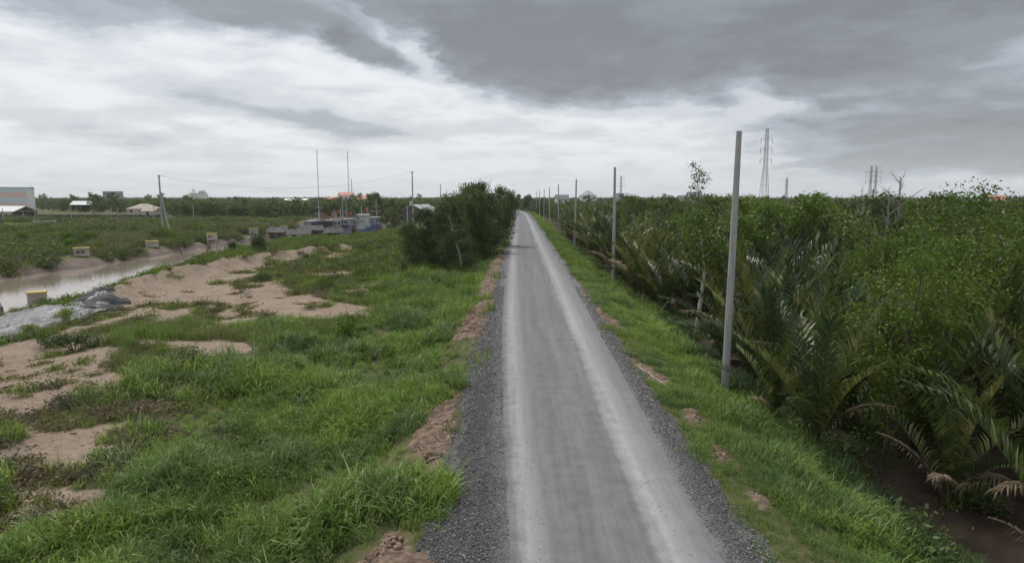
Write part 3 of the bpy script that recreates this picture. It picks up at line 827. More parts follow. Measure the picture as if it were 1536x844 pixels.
# ---- boats
def hull_mesh(L, B, D, mat, trim):
    m = MB(); n = 11; k = 6; V = []
    for i in range(n):
        u = i / (n - 1); x = (u - .5) * L; b = B / 2 * (math.sin(math.pi * min(1, .28 + u * .72)) ** .6 if u > .0 else .75) * (1 if u < .75 else 1 - ((u - .75) / .25) ** 2 * .98)
        sheer = D * (1 + .55 * max(0, u - .45) ** 2 * 3 + .12 * (1 - u))
        for j in range(k + 1):
            a = j / k; V.append((x + (.06 * L * (u - .6) * a if u > .6 else 0), b * (a ** .45), -.35 * D + (sheer + .35 * D) * a))
    F = []
    for i in range(n - 1):
        for j in range(k): F.append((i * (k + 1) + j, (i + 1) * (k + 1) + j, (i + 1) * (k + 1) + j + 1, i * (k + 1) + j + 1))
    m.add(V, F); m.add([(x, -y, z) for x, y, z in V], [f[::-1] for f in F])
    o = len(V)                                              # transom and deck
    m.add([V[j] for j in range(k + 1)] + [(V[j][0], -V[j][1], V[j][2]) for j in range(k, -1, -1)], [tuple(range(2 * k + 2))])
    dk = [(V[i * (k + 1) + k][0], V[i * (k + 1) + k][1], V[i * (k + 1) + k][2] - .25) for i in range(n)]
    m.cur = 1
    for i in range(n - 1): m.add([dk[i], dk[i + 1], (dk[i + 1][0], -dk[i + 1][1], dk[i + 1][2]), (dk[i][0], -dk[i][1], dk[i][2])], [(0, 1, 2, 3)])
    m.cur = 0
    return m.mesh('hull', mat, trim, smooth=False)


def boat(x, y, rot, L, hullm, cabm, roofm, label, mast=6.0, cross=2, flags=1, cab=(.0, .30), z=-1.9, ch=1.9):
    t = link('fishing_boat', None, None, (x, y, z), (0, 0, rot)); tag(t, label, 'boat', 'fishing boats moored in the river')
    L *= .82; B, D = L * .27, 1.35
    link('hull', hull_mesh(L, B, D, hullm, M_WOODP), t)
    st = MB()
    for s in (-1, 1): st.tube([(-L * .48, s * B * .40, D * 1.02), (-L * .1, s * B * .515, D * .98), (L * .22, s * B * .49, D * 1.06)], .06, 5)
    link('rubbing_strake', st.mesh('rubbing_strake', M_RED), t)
    x0 = -L * .42; x1 = x0 + L * cab[1]; w = B * .36
    c_ = link('cabin', MB().box(x0, x1, -w, w, D * .75, D + ch).mesh('cabin', cabm), t)
    link('roof', MB().box(x0 - .35, x1 + .5, -w - .3, w + .3, D + ch + .003, D + ch + .14).mesh('roof', roofm), c_)
    for s in (-1, 1):
        for k in range(3):
            xx = x0 + (x1 - x0) * (k + .5) / 3
            link('window', MB().box(xx - .35, xx + .35, s * w - .04, s * w + .04, D + ch * .48, D + ch * .80).mesh('window', M_DARK), c_)
    link('windscreen', MB().box(x1 - .03, x1 + .05, -w * .8, w * .8, D + ch * .45, D + ch * .82).mesh('windscreen', M_DARK), c_)
    xm = x1 + L * .12; mt = link('mast', MB().tube([(xm, 0, D * .7), (xm, 0, D + mast)], [.13, .07], 6).mesh('mast', M_STEEL), t)
    for k in range(cross): link('cross_arm', MB().box(xm - .06, xm + .06, -1.3 + .25 * k, 1.3 - .25 * k, D + mast * (.55 + .2 * k), D + mast * (.55 + .2 * k) + .12).mesh('cross_arm', M_STEEL), mt)
    link('stay', MB().tube([(xm, 0, D + mast * .95), (L * .47, 0, D * 1.5)], .03, 4).mesh('stay', M_WIRE), t)
    for k in range(flags):
        fx = x0 + .4 + k * 1.3; f = link('flagpole', MB().tube([(fx, -w * .8, D + ch), (fx, -w * .8, D + ch + 1.9)], .03, 4).mesh('flagpole', M_STEEL), t)
        fl = MB(); n = 5
        for i in range(n + 1): fl.v += [(fx + .85 * i / n, -w * .8 + .08 * math.sin(i * 1.6), D + ch + 1.25 - .06 * i), (fx + .85 * i / n, -w * .8 + .08 * math.sin(i * 1.6 + .5), D + ch + 1.85 - .06 * i)]
        for i in range(n): fl.f.append([2 * i, 2 * i + 2, 2 * i + 3, 2 * i + 1]); fl.m.append(0)
        link('flag', fl.mesh('flag', M_RED), f)
    rb = MB(); zr = D * 1.05
    for s in (-1, 1):
        rb.tube([(-L * .46, s * B * .43, zr + .7), (L * .05, s * B * .49, zr + .75)], .035, 4)
        for k in range(5): xx = -L * .46 + L * .51 * k / 4; rb.tube([(xx, s * B * .45, zr - .2), (xx, s * B * .45, zr + .72)], .03, 4)
    for k in range(4):
        px_ = -L * .3 + L * .2 * k; s = (-1) ** k; hh = (3.2, 4.6, 3.8, 2.6)[k]
        link('boat_pole', MB().tube([(px_, s * B * .42, D * .8), (px_ + .25, s * B * .46, D + hh)], [.055, .035], 5).mesh('boat_pole', M_WOODP if k % 2 else M_STEEL), t)
    link('net_heap', MB().tube([(L * .05, 0, D * .8), (L * .09, .1, D * 1.25), (L * .14, -.1, D * 1.3), (L * .2, 0, D * .9)], [.5, .8, .75, .4], 8).mesh('net_heap', M_NET), t)
    link('railing', rb.mesh('railing', M_STEEL), t)
    return t


boat(-42.8, 136.5, 1.2, 11, M_BOATB, M_BOATB, M_ROOFG, 'grey blue fishing boat with a tall mast and cross arms, left of the group', 6.2, 2, 0)
boat(-40.0, 143.0, 1.1, 12, M_BOATB, M_BOATW, M_ROOFG, 'fishing boat with pale grey hull and white cabin in the middle of the group', 4.2, 1, 1)
boat(-37.0, 149.5, 2.0, 12.5, M_BOATBL, M_BOATW, M_ROOFW, 'fishing boat with red flags and a pale high cabin at the right of the group', 5.2, 1, 2, cab=(0, .26), ch=2.9)
boat(-42.5, 157.0, .9, 12, M_BOATB, M_BOATW, M_RED, 'fishing boat with a red cabin roof behind the grey hulled boat', 5.4, 1, 1)
boat(-36.5, 163.0, 1.6, 13, M_BOATBL, M_BOATB, M_ROOFG, 'blue fishing boat moored last in the group, nearest the dark trees', 6.0, 2, 2)
boat(-45.6, 146.0, 1.3, 10, M_BOATB, M_CONC2, M_ROOFB, 'small drab fishing boat behind the grey blue masted one', 3.4, 1, 0)


boat(-35.4, 141.5, 1.9, 9.5, M_BOATBL, M_BOATW, M_ROOFD, 'small blue hulled boat in front of the red flagged boat', 3.6, 1, 0)
boat(-39.0, 134.5, .7, 9, M_BOATB, M_DWALL, M_ROOFH, 'dark cabined small boat in front of the masted grey blue boat', 4.4, 2, 1)
boat(-41.5, 150.0, 2.3, 11, M_BOATBL, M_BOATW, M_BOATW, 'white cabined boat lying crosswise in the middle of the group', 6.6, 1, 1)


def skiff(x, y, rot, L, mat, label, z):
    t = link('small_boat', None, None, (x, y, z), (0, 0, rot)); tag(t, label, 'boat')
    link('hull', hull_mesh(L, L * .26, .55, mat, M_WOODP), t)
    for k in (-.2, .12): link('seat', MB().box(L * k - .12, L * k + .12, -L * .1, L * .1, .42, .47).mesh('seat', M_WOODP), t)


skiff(-40.3, 94.0, .6, 4.6, M_BOATW, 'small white boat on the mud between the two dark bushes', -1.7)
skiff(-131.5, 176, .4, 5.0, M_BOATW, 'white boat lying on the pale yard across the canal', GZ1(-131.5, 176) + .35)
skiff(-119.5, 182, 1.2, 4.2, M_BOATW, 'small white boat at the netting fence across the canal', GZ1(-119.5, 182) + .35)
skiff(-143, 172, .1, 6.0, M_DWALL, 'dark boat lying on the yard at the left edge', GZ1(-143, 172) + .35)


# ---- huts on stilts by the water
def stilt_hut(x, y, rot, w, d, zf, h, wall, roofm, label, rise=.7):
    t = link('stilt_hut', None, None, (x, y, -2.6), (0, 0, rot)); tag(t, label, 'hut', 'huts on stilts by the boats')
    zf += 2.6
    for i in range(4):
        for s in (-1, 1): xx = -w / 2 + .2 + (w - .4) * i / 3; link('stilt', MB().tube([(xx, s * (d / 2 - .2), -.8), (xx, s * (d / 2 - .2), zf)], .09, 5).mesh('stilt', M_WOODP), t)
    link('platform', MB().box(-w / 2 - .4, w / 2 + .4, -d / 2 - .5, d / 2 + .3, zf + .002, zf + .16).mesh('platform', M_WOODP), t)
    link('wall', MB().box(-w / 2, w / 2, -d / 2, d / 2, zf + .165, zf + h).mesh('wall', wall), t)
    link('roof', gable(w, d, zf + h + .01, zf + h + rise, .45, roofm, .06), t)
    link('door', MB().box(-w * .36, -w * .12, -d / 2 - .06, -d / 2 + .04, zf + .17, zf + h * .86).mesh('door', M_DARK), t)
    f = link('window', MB().box(w * .12, w * .34, -d / 2 - .05, -d / 2 + .04, zf + h * .4, zf + h * .78).mesh('window', M_DARK), t)


stilt_hut(-41.3, 119.5, .25, 3.6, 3.0, -1.75, 1.5, M_WHITE, M_ROOFH, 'white walled hut with a grey roof at the water, nearest of the huts')
stilt_hut(-46.0, 122.0, -.1, 3.0, 2.8, -1.5, 1.5, M_WOODP, M_ROOFH, 'brown timber hut on stilts left of the white walled hut')
stilt_hut(-41.6, 127.0, .3, 4.0, 3.0, -1.5, 1.6, M_WOODP, M_ROOFH, 'dark timber hut with a wide grey roof behind the white walled hut')
stilt_hut(-37.4, 127.5, .35, 3.0, 2.6, -1.7, 1.3, M_DWALL, M_ROOFH, 'low dark hut with a flat grey roof right of the white walled hut')


# ---- boxes on stilts with yellow lids along the banks
SIGN_SPOTS = [(-55.8, 80.6), (-55.3, 95.5), (-52, 107.5), (-52.2, 125), (-51, 138), (-47, 138)]


def sign_box(x, y, zb, w, h, d, rot, label, lid=True, openings=2):
    g_ = GZ1(x, y); t = link('sign_box', None, None, (x, y, g_), (0, 0, rot)); tag(t, label, 'sign', 'white boxes on stilts along the river banks')
    b0 = zb - g_
    for sx in (-1, 1):
        for sy in (-1, 1): link('stilt', MB().box(sx * (w / 2 - .12) - .07, sx * (w / 2 - .12) + .07, sy * (d / 2 - .12) - .07, sy * (d / 2 - .12) + .07, -.6, b0).mesh('stilt', M_CONC2), t)
    link('board', MB().box(-w / 2, w / 2, -d / 2, d / 2, b0 + .003, b0 + h).mesh('board', M_SIGN), t)
    if lid: link('lid', MB().box(-w / 2 - .05, w / 2 + .05, -d / 2 - .05, d / 2 + .05, b0 + h + .003, b0 + h + .13).mesh('lid', M_YEL), t)
    for k in range(openings):
        xx = -w * .22 + k * w * .30; link('mark', MB().box(xx - .16, xx + .16, -d / 2 - .02, -d / 2 + .02, b0 + h * .42, b0 + h * .72).mesh('mark', M_DARK), t)


sign_box(-55.8, 80.6, -1.0, 1.72, 0.97, 0.79, .55, 'white box with a yellow lid and two dark marks above the river mud')
sign_box(-55.3, 95.5, -1.0, 1.67, 0.79, 0.88, .4, 'white box half hidden in the reeds left of the propped pole', True, 0)
sign_box(-52.0, 107.5, -.75, 1.54, 1.01, 0.70, .3, 'white box on stilts with a yellow lid right of the round green bush', True, 1)
sign_box(-52.2, 125, -.7, 1.58, 0.97, 0.79, .2, 'white box with a yellow lid behind the large dark bush', True, 0)
sign_box(-51.0, 138, -.9, 1.32, 1.23, 0.70, .2, 'tall pale box on the bank left of the brown timber hut', False, 0)
sign_box(-47.0, 138, -.4, 1.9, 1.4, .9, .2, 'pale box with yellow lid behind the huts', True, 0)
sign_box(-36.9, 47.9, -1.6, 1.15, .8, .7, .5, 'white box with a yellow lid in the bushes beside the tarpaulin', True, 0)
for k, (x, y, h, tl) in enumerate([(-45.6, 92.5, 2.1, .05), (-43.0, 91.0, 1.5, .0), (-42.3, 91.2, 1.5, -.45), (-49.8, 93.5, 1.3, .1), (-47.0, 97.0, 1.0, 0), (-38.6, 46.4, 1.3, 0), (-38.2, 46.0, 1.1, .06), (-50.5, 103, 1.1, .1), (-45.2, 112, 1.8, .08), (-44.2, 113.5, 1.6, -.1), (-47.8, 118, 1.9, .05)]):
    tag(link('mooring_post', MB().tube([(0, 0, -.8), (.01, 0, h * .6), (0, .01, h)], [.11, .10, .08], 6).mesh('mooring_post', M_WOODP if k not in (1, 5) else M_CONC), None, (x, y, max(GZ1(x, y), -2.6)), (0, tl, k)),
        ['tallest weathered stake standing in the river mud', 'short pale post at the near edge of the mud', 'stake leaning sharply right beside the short pale post', 'thin stake in the mud below the far reeds', 'stub of a stake in the middle of the mud', 'pale post in the water at the left edge', 'dark post in the water at the left edge beside the pale one', 'dark stake at the far water edge', 'timber post left of the huts', 'leaning timber post left of the huts', 'timber post in front of the brown timber hut'][k], 'post', 'posts in the river')

for k in range(12):
    x, y = [(-39.5, 132), (-38.2, 130.5), (-40.6, 133), (-37.4, 134), (-36.2, 139), (-35.2, 141.5), (-34.6, 145), (-34, 147), (-44.5, 129), (-45.2, 131), (-33.6, 150), (-43.8, 126)][k]
    tag(link('mooring_post', MB().tube([(0, 0, -1.2), (.02, 0, 2), (0, .03, 3.4 + .9 * (k % 3))], [.10, .085, .06], 6).mesh('mooring_post', M_WOODP if k % 3 else M_CONC), None, (x, y, -2.8), (.06 * math.sin(k * 2.1), .07 * math.cos(k * 1.7), k)), 'tall thin post standing among the moored boats and huts', 'post', 'posts among the boats')

# ---- plastic sheet over the mound by the river
na, nb_ = 190, 70
tv = np.zeros((na, nb_, 3))
for i in range(na):
    u = i / (na - 1); y = 21 + u * 22.6
    xn = np.interp(y, [21, 30.4, 35, 38, 41, 43.6], [-26.0, -26.4, -26.9, -27.0, -27.3, -28.6]); xf = np.interp(y, [21, 36, 40, 42, 43.6], [-33.2, -33.2, -32.6, -31.6, -30.6])
    w_ = np.linspace(0, 1, nb_); xx = xn + (xf - xn) * w_ + (fbm(np.full(nb_, y * .9), w_ * 2, 301, 3) - .5) * .9 * (1 - w_) ; tv[i, :, 0] = xx; tv[i, :, 1] = y + (fbm(w_ * 4, np.full(nb_, 3.3), 311, 3) - .5) * 2.4 * sm(u, .8, 1)
tx, ty = tv[..., 0], tv[..., 1]
fold = np.abs(fbm(tx * 1.5 + ty * .9, ty * .45 - tx * .25, 321, 4) - .5) * 2
fold2 = np.abs(vnoise(tx * 2.4 + ty * 1.5, ty * .7, 331) - .5) * 2
tv[..., 2] = ground_z(tx, ty) + .07 + .10 * (1 - fold) ** 4 + .05 * (1 - fold2) ** 4 + .025 * (1 - np.abs(fbm(tx * 3.1 - ty * 1.2, ty * 1.5 + tx * .8, 341, 3) - .5) * 2) ** 5
edge_ = np.minimum(np.arange(nb_), nb_ - 1 - np.arange(nb_)) / 5.0; tv[..., 2] -= .08 * (1 - np.clip(edge_, 0, 1))[None, :]
ii = np.arange(na * nb_).reshape(na, nb_); q = np.stack([ii[:-1, :-1], ii[:-1, 1:], ii[1:, 1:], ii[1:, :-1]], -1).reshape(-1, 4)
t = link('tarpaulin', np_mesh('tarpaulin', tv.reshape(-1, 3), [q], [M_TARPS], smooth=True)); tag(t, 'crumpled silver plastic sheet spread over the mound by the river', 'tarpaulin')
for k, (cx_, cy_, l_, w0_, rt) in enumerate([(-28.4, 43.2, 2.8, .7, 1.0), (-29.6, 43.9, 2.6, .6, 1.3), (-28.0, 42.2, 2.2, .5, .8), (-27.2, 33.6, 2.0, .5, 1.6), (-27.6, 41.0, 2.0, .45, .6)]):
    a = np.linspace(0, 1, 30); bb = np.linspace(-1, 1, 21); A_, B_ = np.meshgrid(a, bb, indexing='ij')
    lx = (A_ - .5) * l_; ly = B_ * w0_ * (1 - .5 * A_); X_ = cx_ + lx * math.cos(rt) - ly * math.sin(rt); Y_ = cy_ + lx * math.sin(rt) + ly * math.cos(rt)
    Z_ = ground_z(X_, Y_) + .10 + (.10 * (1 - B_ ** 2) + .26 * np.abs(fbm(A_ * 3 + 2 * B_, B_ * 4, 40 + k, 3) - .5)) - .06 * A_ - .10 * np.abs(B_) ** 4
    i2 = np.arange(30 * 21).reshape(30, 21); q2 = np.stack([i2[:-1, :-1], i2[:-1, 1:], i2[1:, 1:], i2[1:, :-1]], -1).reshape(-1, 4)
    link('loose_fold', np_mesh('loose_fold', np.stack([X_, Y_, Z_], -1).reshape(-1, 3), [q2], [M_TARPK], smooth=True), t)

# ---- white string lying on the gravel
sp_ = [(4.55, 24.3), (4.62, 23.6), (4.78, 23.2), (4.83, 22.6), (4.98, 22.0), (5.06, 21.4)]
tag(link('string', MB().tube([(x, y, GZ1(x, y) + .05) for x, y in sp_], .009, 4).mesh('string', M_WHITE)), 'thin white string lying on the gravel at the right edge of the road', 'string')

# ================================================================== vegetation
M_WOOD = plain('grey_bark', (.11, .088, .068), .9, .35, 3, bumpy=.5)
M_PALEWOOD = plain('pale_bark', (.42, .38, .33), .9, .3, 3, bumpy=.4)
M_DEADWOOD = plain('dead_wood', (.30, .275, .25), .9, .3, 3, bumpy=.4)
M_GRASS = leafmat('lush_grass', [(0, (.045, .085, .016)), (.3, (.12, .21, .028)), (.65, (.22, .335, .042)), (.9, (.36, .42, .11)), (1, (.46, .46, .22))], .35, .5, patch=1.0, patch_scale=.22,
                  patch_stops=[(0, (0.047, 0.087, 0.023)), (.4, (0.091, 0.162, 0.041)), (.75, (0.145, 0.224, 0.059)), (1, (0.331, 0.347, 0.144))])
M_DULL = leafmat('dull_grass', [(0, (0.086, 0.116, 0.034)), (.4, (0.144, 0.176, 0.051)), (.75, (0.213, 0.226, 0.076)), (1, (0.345, 0.308, 0.162))], .3, .6, patch=.9, patch_scale=.2,
                 patch_stops=[(0, (0.069, 0.127, 0.021)), (.5, (0.138, 0.237, 0.033)), (1, (0.230, 0.319, 0.067))])
M_MOSS = leafmat('low_olive_weed', [(0, (.085, .090, .026)), (.4, (.145, .150, .040)), (.8, (.20, .195, .062)), (1, (.27, .21, .12))], .25, .65)
M_REED = leafmat('dry_reed', [(0, (.13, .105, .065)), (.4, (.22, .175, .125)), (.7, (.17, .16, .085)), (1, (.32, .26, .20))], .3, .7)
M_REEDG = leafmat('pale_grass', [(0, (.10, .14, .06)), (.5, (.20, .26, .12)), (1, (.34, .38, .24))], .3, .6)
M_FRONDK0 = leafmat('dark_rank_grass', [(0, (.022, .045, .014)), (.5, (.050, .092, .026)), (.85, (.10, .15, .045)), (1, (.20, .22, .10))], .3, .5)
M_FROND = leafmat('palm_leaf', [(0, (.018, .034, .010)), (.35, (.050, .082, .020)), (.65, (.105, .138, .034)), (.88, (.19, .20, .065)), (1, (.30, .27, .14))], .25, .42, spec=.42)
M_FRONDY = leafmat('young_palm_leaf', [(0, (.07, .12, .02)), (.5, (.12, .17, .03)), (1, (.18, .21, .05))], .35, .4)
M_FRONDD = leafmat('dead_palm_leaf', [(0, (0.065, 0.045, 0.025)), (.4, (0.150, 0.106, 0.063)), (.8, (0.247, 0.194, 0.127)), (1, (0.377, 0.312, 0.218))], .15, .75)
M_LEAF = leafmat('mangrove_leaf', [(0, (.030, .056, .010)), (.4, (.085, .145, .019)), (.75, (.145, .205, .034)), (1, (.28, .31, .075))], .38, .45, spec=.25)
M_LEAFD = leafmat('dark_leaf', [(0, (0.028, 0.053, 0.019)), (.4, (0.074, 0.116, 0.035)), (.8, (0.123, 0.171, 0.049)), (1, (0.201, 0.232, 0.078))], .25, .5)
M_LEAFO = leafmat('olive_leaf', [(0, (0.051, 0.071, 0.023)), (.4, (0.093, 0.116, 0.034)), (.8, (0.139, 0.161, 0.047)), (1, (0.221, 0.209, 0.072))], .28, .55)
M_LEAFB = leafmat('bright_leaf', [(0, (0.068, 0.120, 0.015)), (.4, (0.121, 0.198, 0.022)), (.8, (0.176, 0.258, 0.035)), (1, (0.270, 0.300, 0.060))], .35, .5)
M_LEAFG = leafmat('grey_leaf', [(0, (0.060, 0.066, 0.035)), (.4, (0.102, 0.102, 0.061)), (.8, (0.156, 0.144, 0.094)), (1, (0.240, 0.204, 0.143))], .2, .65)


def blades(rng, n, h, spread, w, bend, segs=3, lean=.35, seedy=0):
    """a tuft of n curved grass blades"""
    V = []; Q = []; T = []
    for k in range(n):
        a = rng.uniform(0, 2 * math.pi); r = spread * math.sqrt(rng.uniform()); bx, by = r * math.cos(a), r * math.sin(a)
        hh = h * rng.uniform(.55, 1.15); az_ = rng.uniform(0, 2 * math.pi); ln = abs(rng.normal(0, lean)); bd = bend * rng.uniform(.3, 1.3); ww = w * rng.uniform(.6, 1.3)
        ca, sa = math.cos(az_), math.sin(az_); p = np.array([bx, by, 0.0]); o = len(V); th = ln
        for s in range(segs):
            f = 1 - s / segs
            wv = np.array([-sa, ca, 0]) * ww * (.35 + .65 * f) * .5 if s else np.array([-sa, ca, 0]) * ww * .4
            V += [p - wv, p + wv]
            p = p + np.array([ca * math.sin(th), sa * math.sin(th), math.cos(th)]) * hh / segs
            th += bd * (s + 1) / segs * 1.3
        V.append(p)
        for s in range(segs - 1): Q.append((o + 2 * s, o + 2 * s + 1, o + 2 * s + 3, o + 2 * s + 2))
        T.append((o + 2 * segs - 2, o + 2 * segs - 1, o + 2 * segs))
    return np.array(V), Q, T


def leafcloud(rng, P, size, aspect=.5, droop=0.0, sizevar=.35):
    """one small pointed leaf (a quad) at every point of P"""
    n = len(P)
    a = rng.normal(size=(n, 3)); a[:, 2] = a[:, 2] * .7 - droop; a /= np.linalg.norm(a, axis=1)[:, None]
    r = rng.normal(size=(n, 3)); r[:, 2] *= .45
    b = np.cross(a, r); b = np.cross(b, a) * .35 + b; b /= np.linalg.norm(b, axis=1)[:, None] + 1e-9
    L = size * (1 + rng.uniform(-sizevar, sizevar, n))[:, None]
    v = np.stack([P - a * L * .5, P + b * L * aspect * .5 - a * L * .05, P + a * L * .5, P - b * L * aspect * .5 - a * L * .05], 1).reshape(-1, 3)
    return v, np.arange(4 * n).reshape(n, 4)


def scatter(name, protos, x, y, z, scl, rotz=None, tilt=.12, pick=None, label=None, rng=RNG):
    """ONE object of uncountable growth: prototypes placed on points by geometry nodes"""
    n = len(x); col = bpy.data.collections.new(name + ' pieces')
    for i, me in enumerate(protos):
        o = bpy.data.objects.new('%s_piece_%02d' % (name, i), me); col.objects.link(o)
    me = bpy.data.meshes.new(name); me.vertices.add(n)
    me.vertices.foreach_set('co', np.stack([x, y, z], -1).astype(np.float32).ravel())
    rz = rng.uniform(0, 6.283, n) if rotz is None else rotz
    rot = np.stack([rng.normal(0, tilt, n), rng.normal(0, tilt, n), rz], -1).astype(np.float32)
    a = me.attributes.new('turn', 'FLOAT_VECTOR', 'POINT'); a.data.foreach_set('vector', rot.ravel())
    a = me.attributes.new('size', 'FLOAT', 'POINT'); a.data.foreach_set('value', np.asarray(scl, np.float32) * np.ones(n, np.float32))
    a = me.attributes.new('pick', 'INT', 'POINT'); a.data.foreach_set('value', (rng.integers(0, len(protos), n) if pick is None else pick).astype(np.int32))
    me.update()
    ng = bpy.data.node_groups.new(name + ' scatter', 'GeometryNodeTree')
    ng.interface.new_socket('Geometry', in_out='INPUT', socket_type='NodeSocketGeometry')
    ng.interface.new_socket('Geometry', in_out='OUTPUT', socket_type='NodeSocketGeometry')
    N = ng.nodes; K = ng.links
    gi = N.new('NodeGroupInput'); go = N.new('NodeGroupOutput')
    ci = N.new('GeometryNodeCollectionInfo'); ci.inputs['Collection'].default_value = col
    ci.inputs['Separate Children'].default_value = True; ci.inputs['Reset Children'].default_value = True
    ip = N.new('GeometryNodeInstanceOnPoints'); ip.inputs['Pick Instance'].default_value = True

    def attr(nm, ty):
        q = N.new('GeometryNodeInputNamedAttribute'); q.data_type = ty; q.inputs['Name'].default_value = nm
        return [s for s in q.outputs if s.enabled and s.name == 'Attribute'][0]
    er = N.new('FunctionNodeEulerToRotation')
    K.new(attr('turn', 'FLOAT_VECTOR'), er.inputs[0]); K.new(er.outputs[0], ip.inputs['Rotation'])
    K.new(attr('size', 'FLOAT'), ip.inputs['Scale']); K.new(attr('pick', 'INT'), ip.inputs['Instance Index'])
    K.new(gi.outputs[0], ip.inputs['Points']); K.new(ci.outputs[0], ip.inputs['Instance']); K.new(ip.outputs[0], go.inputs[0])
    o = link(name, me); md = o.modifiers.new('scatter', 'NODES'); md.node_group = ng
    tag(o, label, None, None, 'stuff'); return o


def tuft(name, n, h, spread, w, bend, mat, lean=.35, segs=3):
    V, Q, T = blades(RNG, n, h, spread, w, bend, segs, lean)
    return np_mesh(name, V, [np.array(Q), np.array(T)], [mat])


TALL = [tuft('tall_tuft', 34, .52, .20, .021, 1.15, M_GRASS, .38) for _ in range(5)]
STRAW = [tuft('straw_tuft', 14, .55, .18, .012, .9, M_REED, .4) for _ in range(2)]
SHORT = [tuft('short_tuft', 30, .26, .20, .013, .9, M_GRASS, .5) for _ in range(4)]
COARSE = [tuft('coarse_tuft', 40, .45, .34, .030, 1.1, M_GRASS, .45, 2) for _ in range(3)]
DULL = [tuft('dull_tuft', 36, .40, .24, .014, .8, M_DULL, .35) for _ in range(4)]
DULLC = [tuft('dull_coarse_tuft', 36, .42, .36, .028, .9, M_DULL, .4, 2) for _ in range(3)]
REEDS = [tuft('reed_tuft', 34, 1.5, .5, .045, .55, M_REED, .18) for _ in range(3)] + [tuft('reed_green_tuft', 30, 1.3, .5, .05, .6, M_DULL, .22) for _ in range(2)]


def weed(name, n, r, h, size, mat):
    P = np.stack([RNG.normal(0, r * .5, n), RNG.normal(0, r * .5, n), np.abs(RNG.normal(0, h * .5, n)) + .01], -1)
    v, f = leafcloud(RNG, P, size, .5); return np_mesh(name, v, [f], [mat])


MOSS = [weed('olive_weed', 130, .42, .07, .075, M_MOSS) for _ in range(3)]
WEED = [weed('leafy_weed', 150, .35, .28, .09, m_) for m_ in (M_LEAFB, M_LEAFO, M_LEAFG, M_DULL)]


def in_view(x, y, margin=3.0):
    """what a viewer standing near the photographer could see"""
    return (y > 7.0) & (np.abs(x) < y * .88 + margin)


def candidates(x0, x1, y0, y1, dens, seed):
    r = np.random.default_rng(seed); n = int((x1 - x0) * (y1 - y0) * dens)
    x = r.uniform(x0, x1, n); y = r.uniform(y0, y1, n); k = in_view(x, y); return x[k], y[k], r


def offroad(x, y, amp=.5):
    u = x - road_shift(y); e = (fbm(x * 1.1, y * .55, 44, 4) - .5) * 2 * amp
    return np.where(u < 1.2, u < -1.95 + e, u > 4.55 + e * .8)


TONGUE = [((-1.75, 25.2), .75), ((4.75, 24.0), .55), ((4.9, 20.6), .45), ((-1.9, 12.8), .5), ((4.3, 31), .35)]


def tongue(x, y):
    r = np.zeros(np.shape(x), bool)
    for (a, b_), s in TONGUE: r |= np.hypot((x - a), (y - b_) * .35) < s
    return r


DEAD = [(-18.5, 23.5), (-15.5, 26.8), (-12, 31.5), (-11.0, 27.5), (-12.2, 22.8), (-11.0, 18.0), (-9.9, 14.3), (-13, 11.5), (-20, 18)]
# ---- the lush meadow on the left slope and field
def keep_left(x, y):
    bare = inany(x, y, BARE); dirt = inany(x, y, DIRT, .35, 1.5, 60)
    return (offroad(x, y) | tongue(x, y)) & ~dirt, bare


gxs, gys, gss, gps = [], [], [], []
for (y0, y1, dens, base, s) in ((7, 24, 26, 0, 1.0), (24, 42, 13, 0, 1.15), (42, 95, 4.5, 9, 1.25), (95, 170, 2.0, 9, 1.5)):
    x, y, r = candidates(-34, -1.2, y0, y1, dens, int(y0) + 1)
    ok, bare = keep_left(x, y)
    j = (fbm(x * .45, y * .45, 55, 4) - .5) * 4
    lush = inpoly(x + j, y + j * .6, LUSH)
    clump = fbm(x * .38, y * .38, 121, 3)
    p = np.where(lush, .95, 0.0) * np.where(clump < .36, .55, 1.0)
    p = np.where(inpoly(x + j * .4, y + j * .3, DEAD), .12, p)
    dd_ = inpoly(x + j * .4, y + j * .3, DEAD)
    k = ok & (~bare | (lush & ~dd_)) & (r.uniform(size=len(x)) < p) & (river_d(x, y) > 3)
    x, y, clump = x[k], y[k], clump[k]
    near = -x < 3.6
    hump = np.exp(-(((x + 6.6) / 2.6) ** 2 + ((y - 18.5) / 2.4) ** 2)) + np.exp(-(((x + 2.9) / 1.3) ** 2 + ((y - 13.3) / 1.2) ** 2))
    sc = s * (.58 + 1.35 * sm(clump, .36, .70) + .45 * hump) * np.where(near, .75, 1.0) * r.uniform(.8, 1.2, len(x))
    pk = np.where(base == 9, 9 + r.integers(0, 3, len(x)), np.where(near & (r.uniform(size=len(x)) < .7), 5 + r.integers(0, 4, len(x)), r.integers(0, 5, len(x))))
    pk = np.where(r.uniform(size=len(x)) < .05, 12 + r.integers(0, 2, len(x)), pk)
    gxs.append(x); gys.append(y); gss.append(sc); gps.append(pk)
x, y, sc, pk = map(np.concatenate, (gxs, gys, gss, gps))
scatter('meadow_grass', TALL + SHORT + COARSE + STRAW, x, y, ground_z(x, y) - .01, sc, pick=pk, label='lush green grass covering the field left of the gravel road')

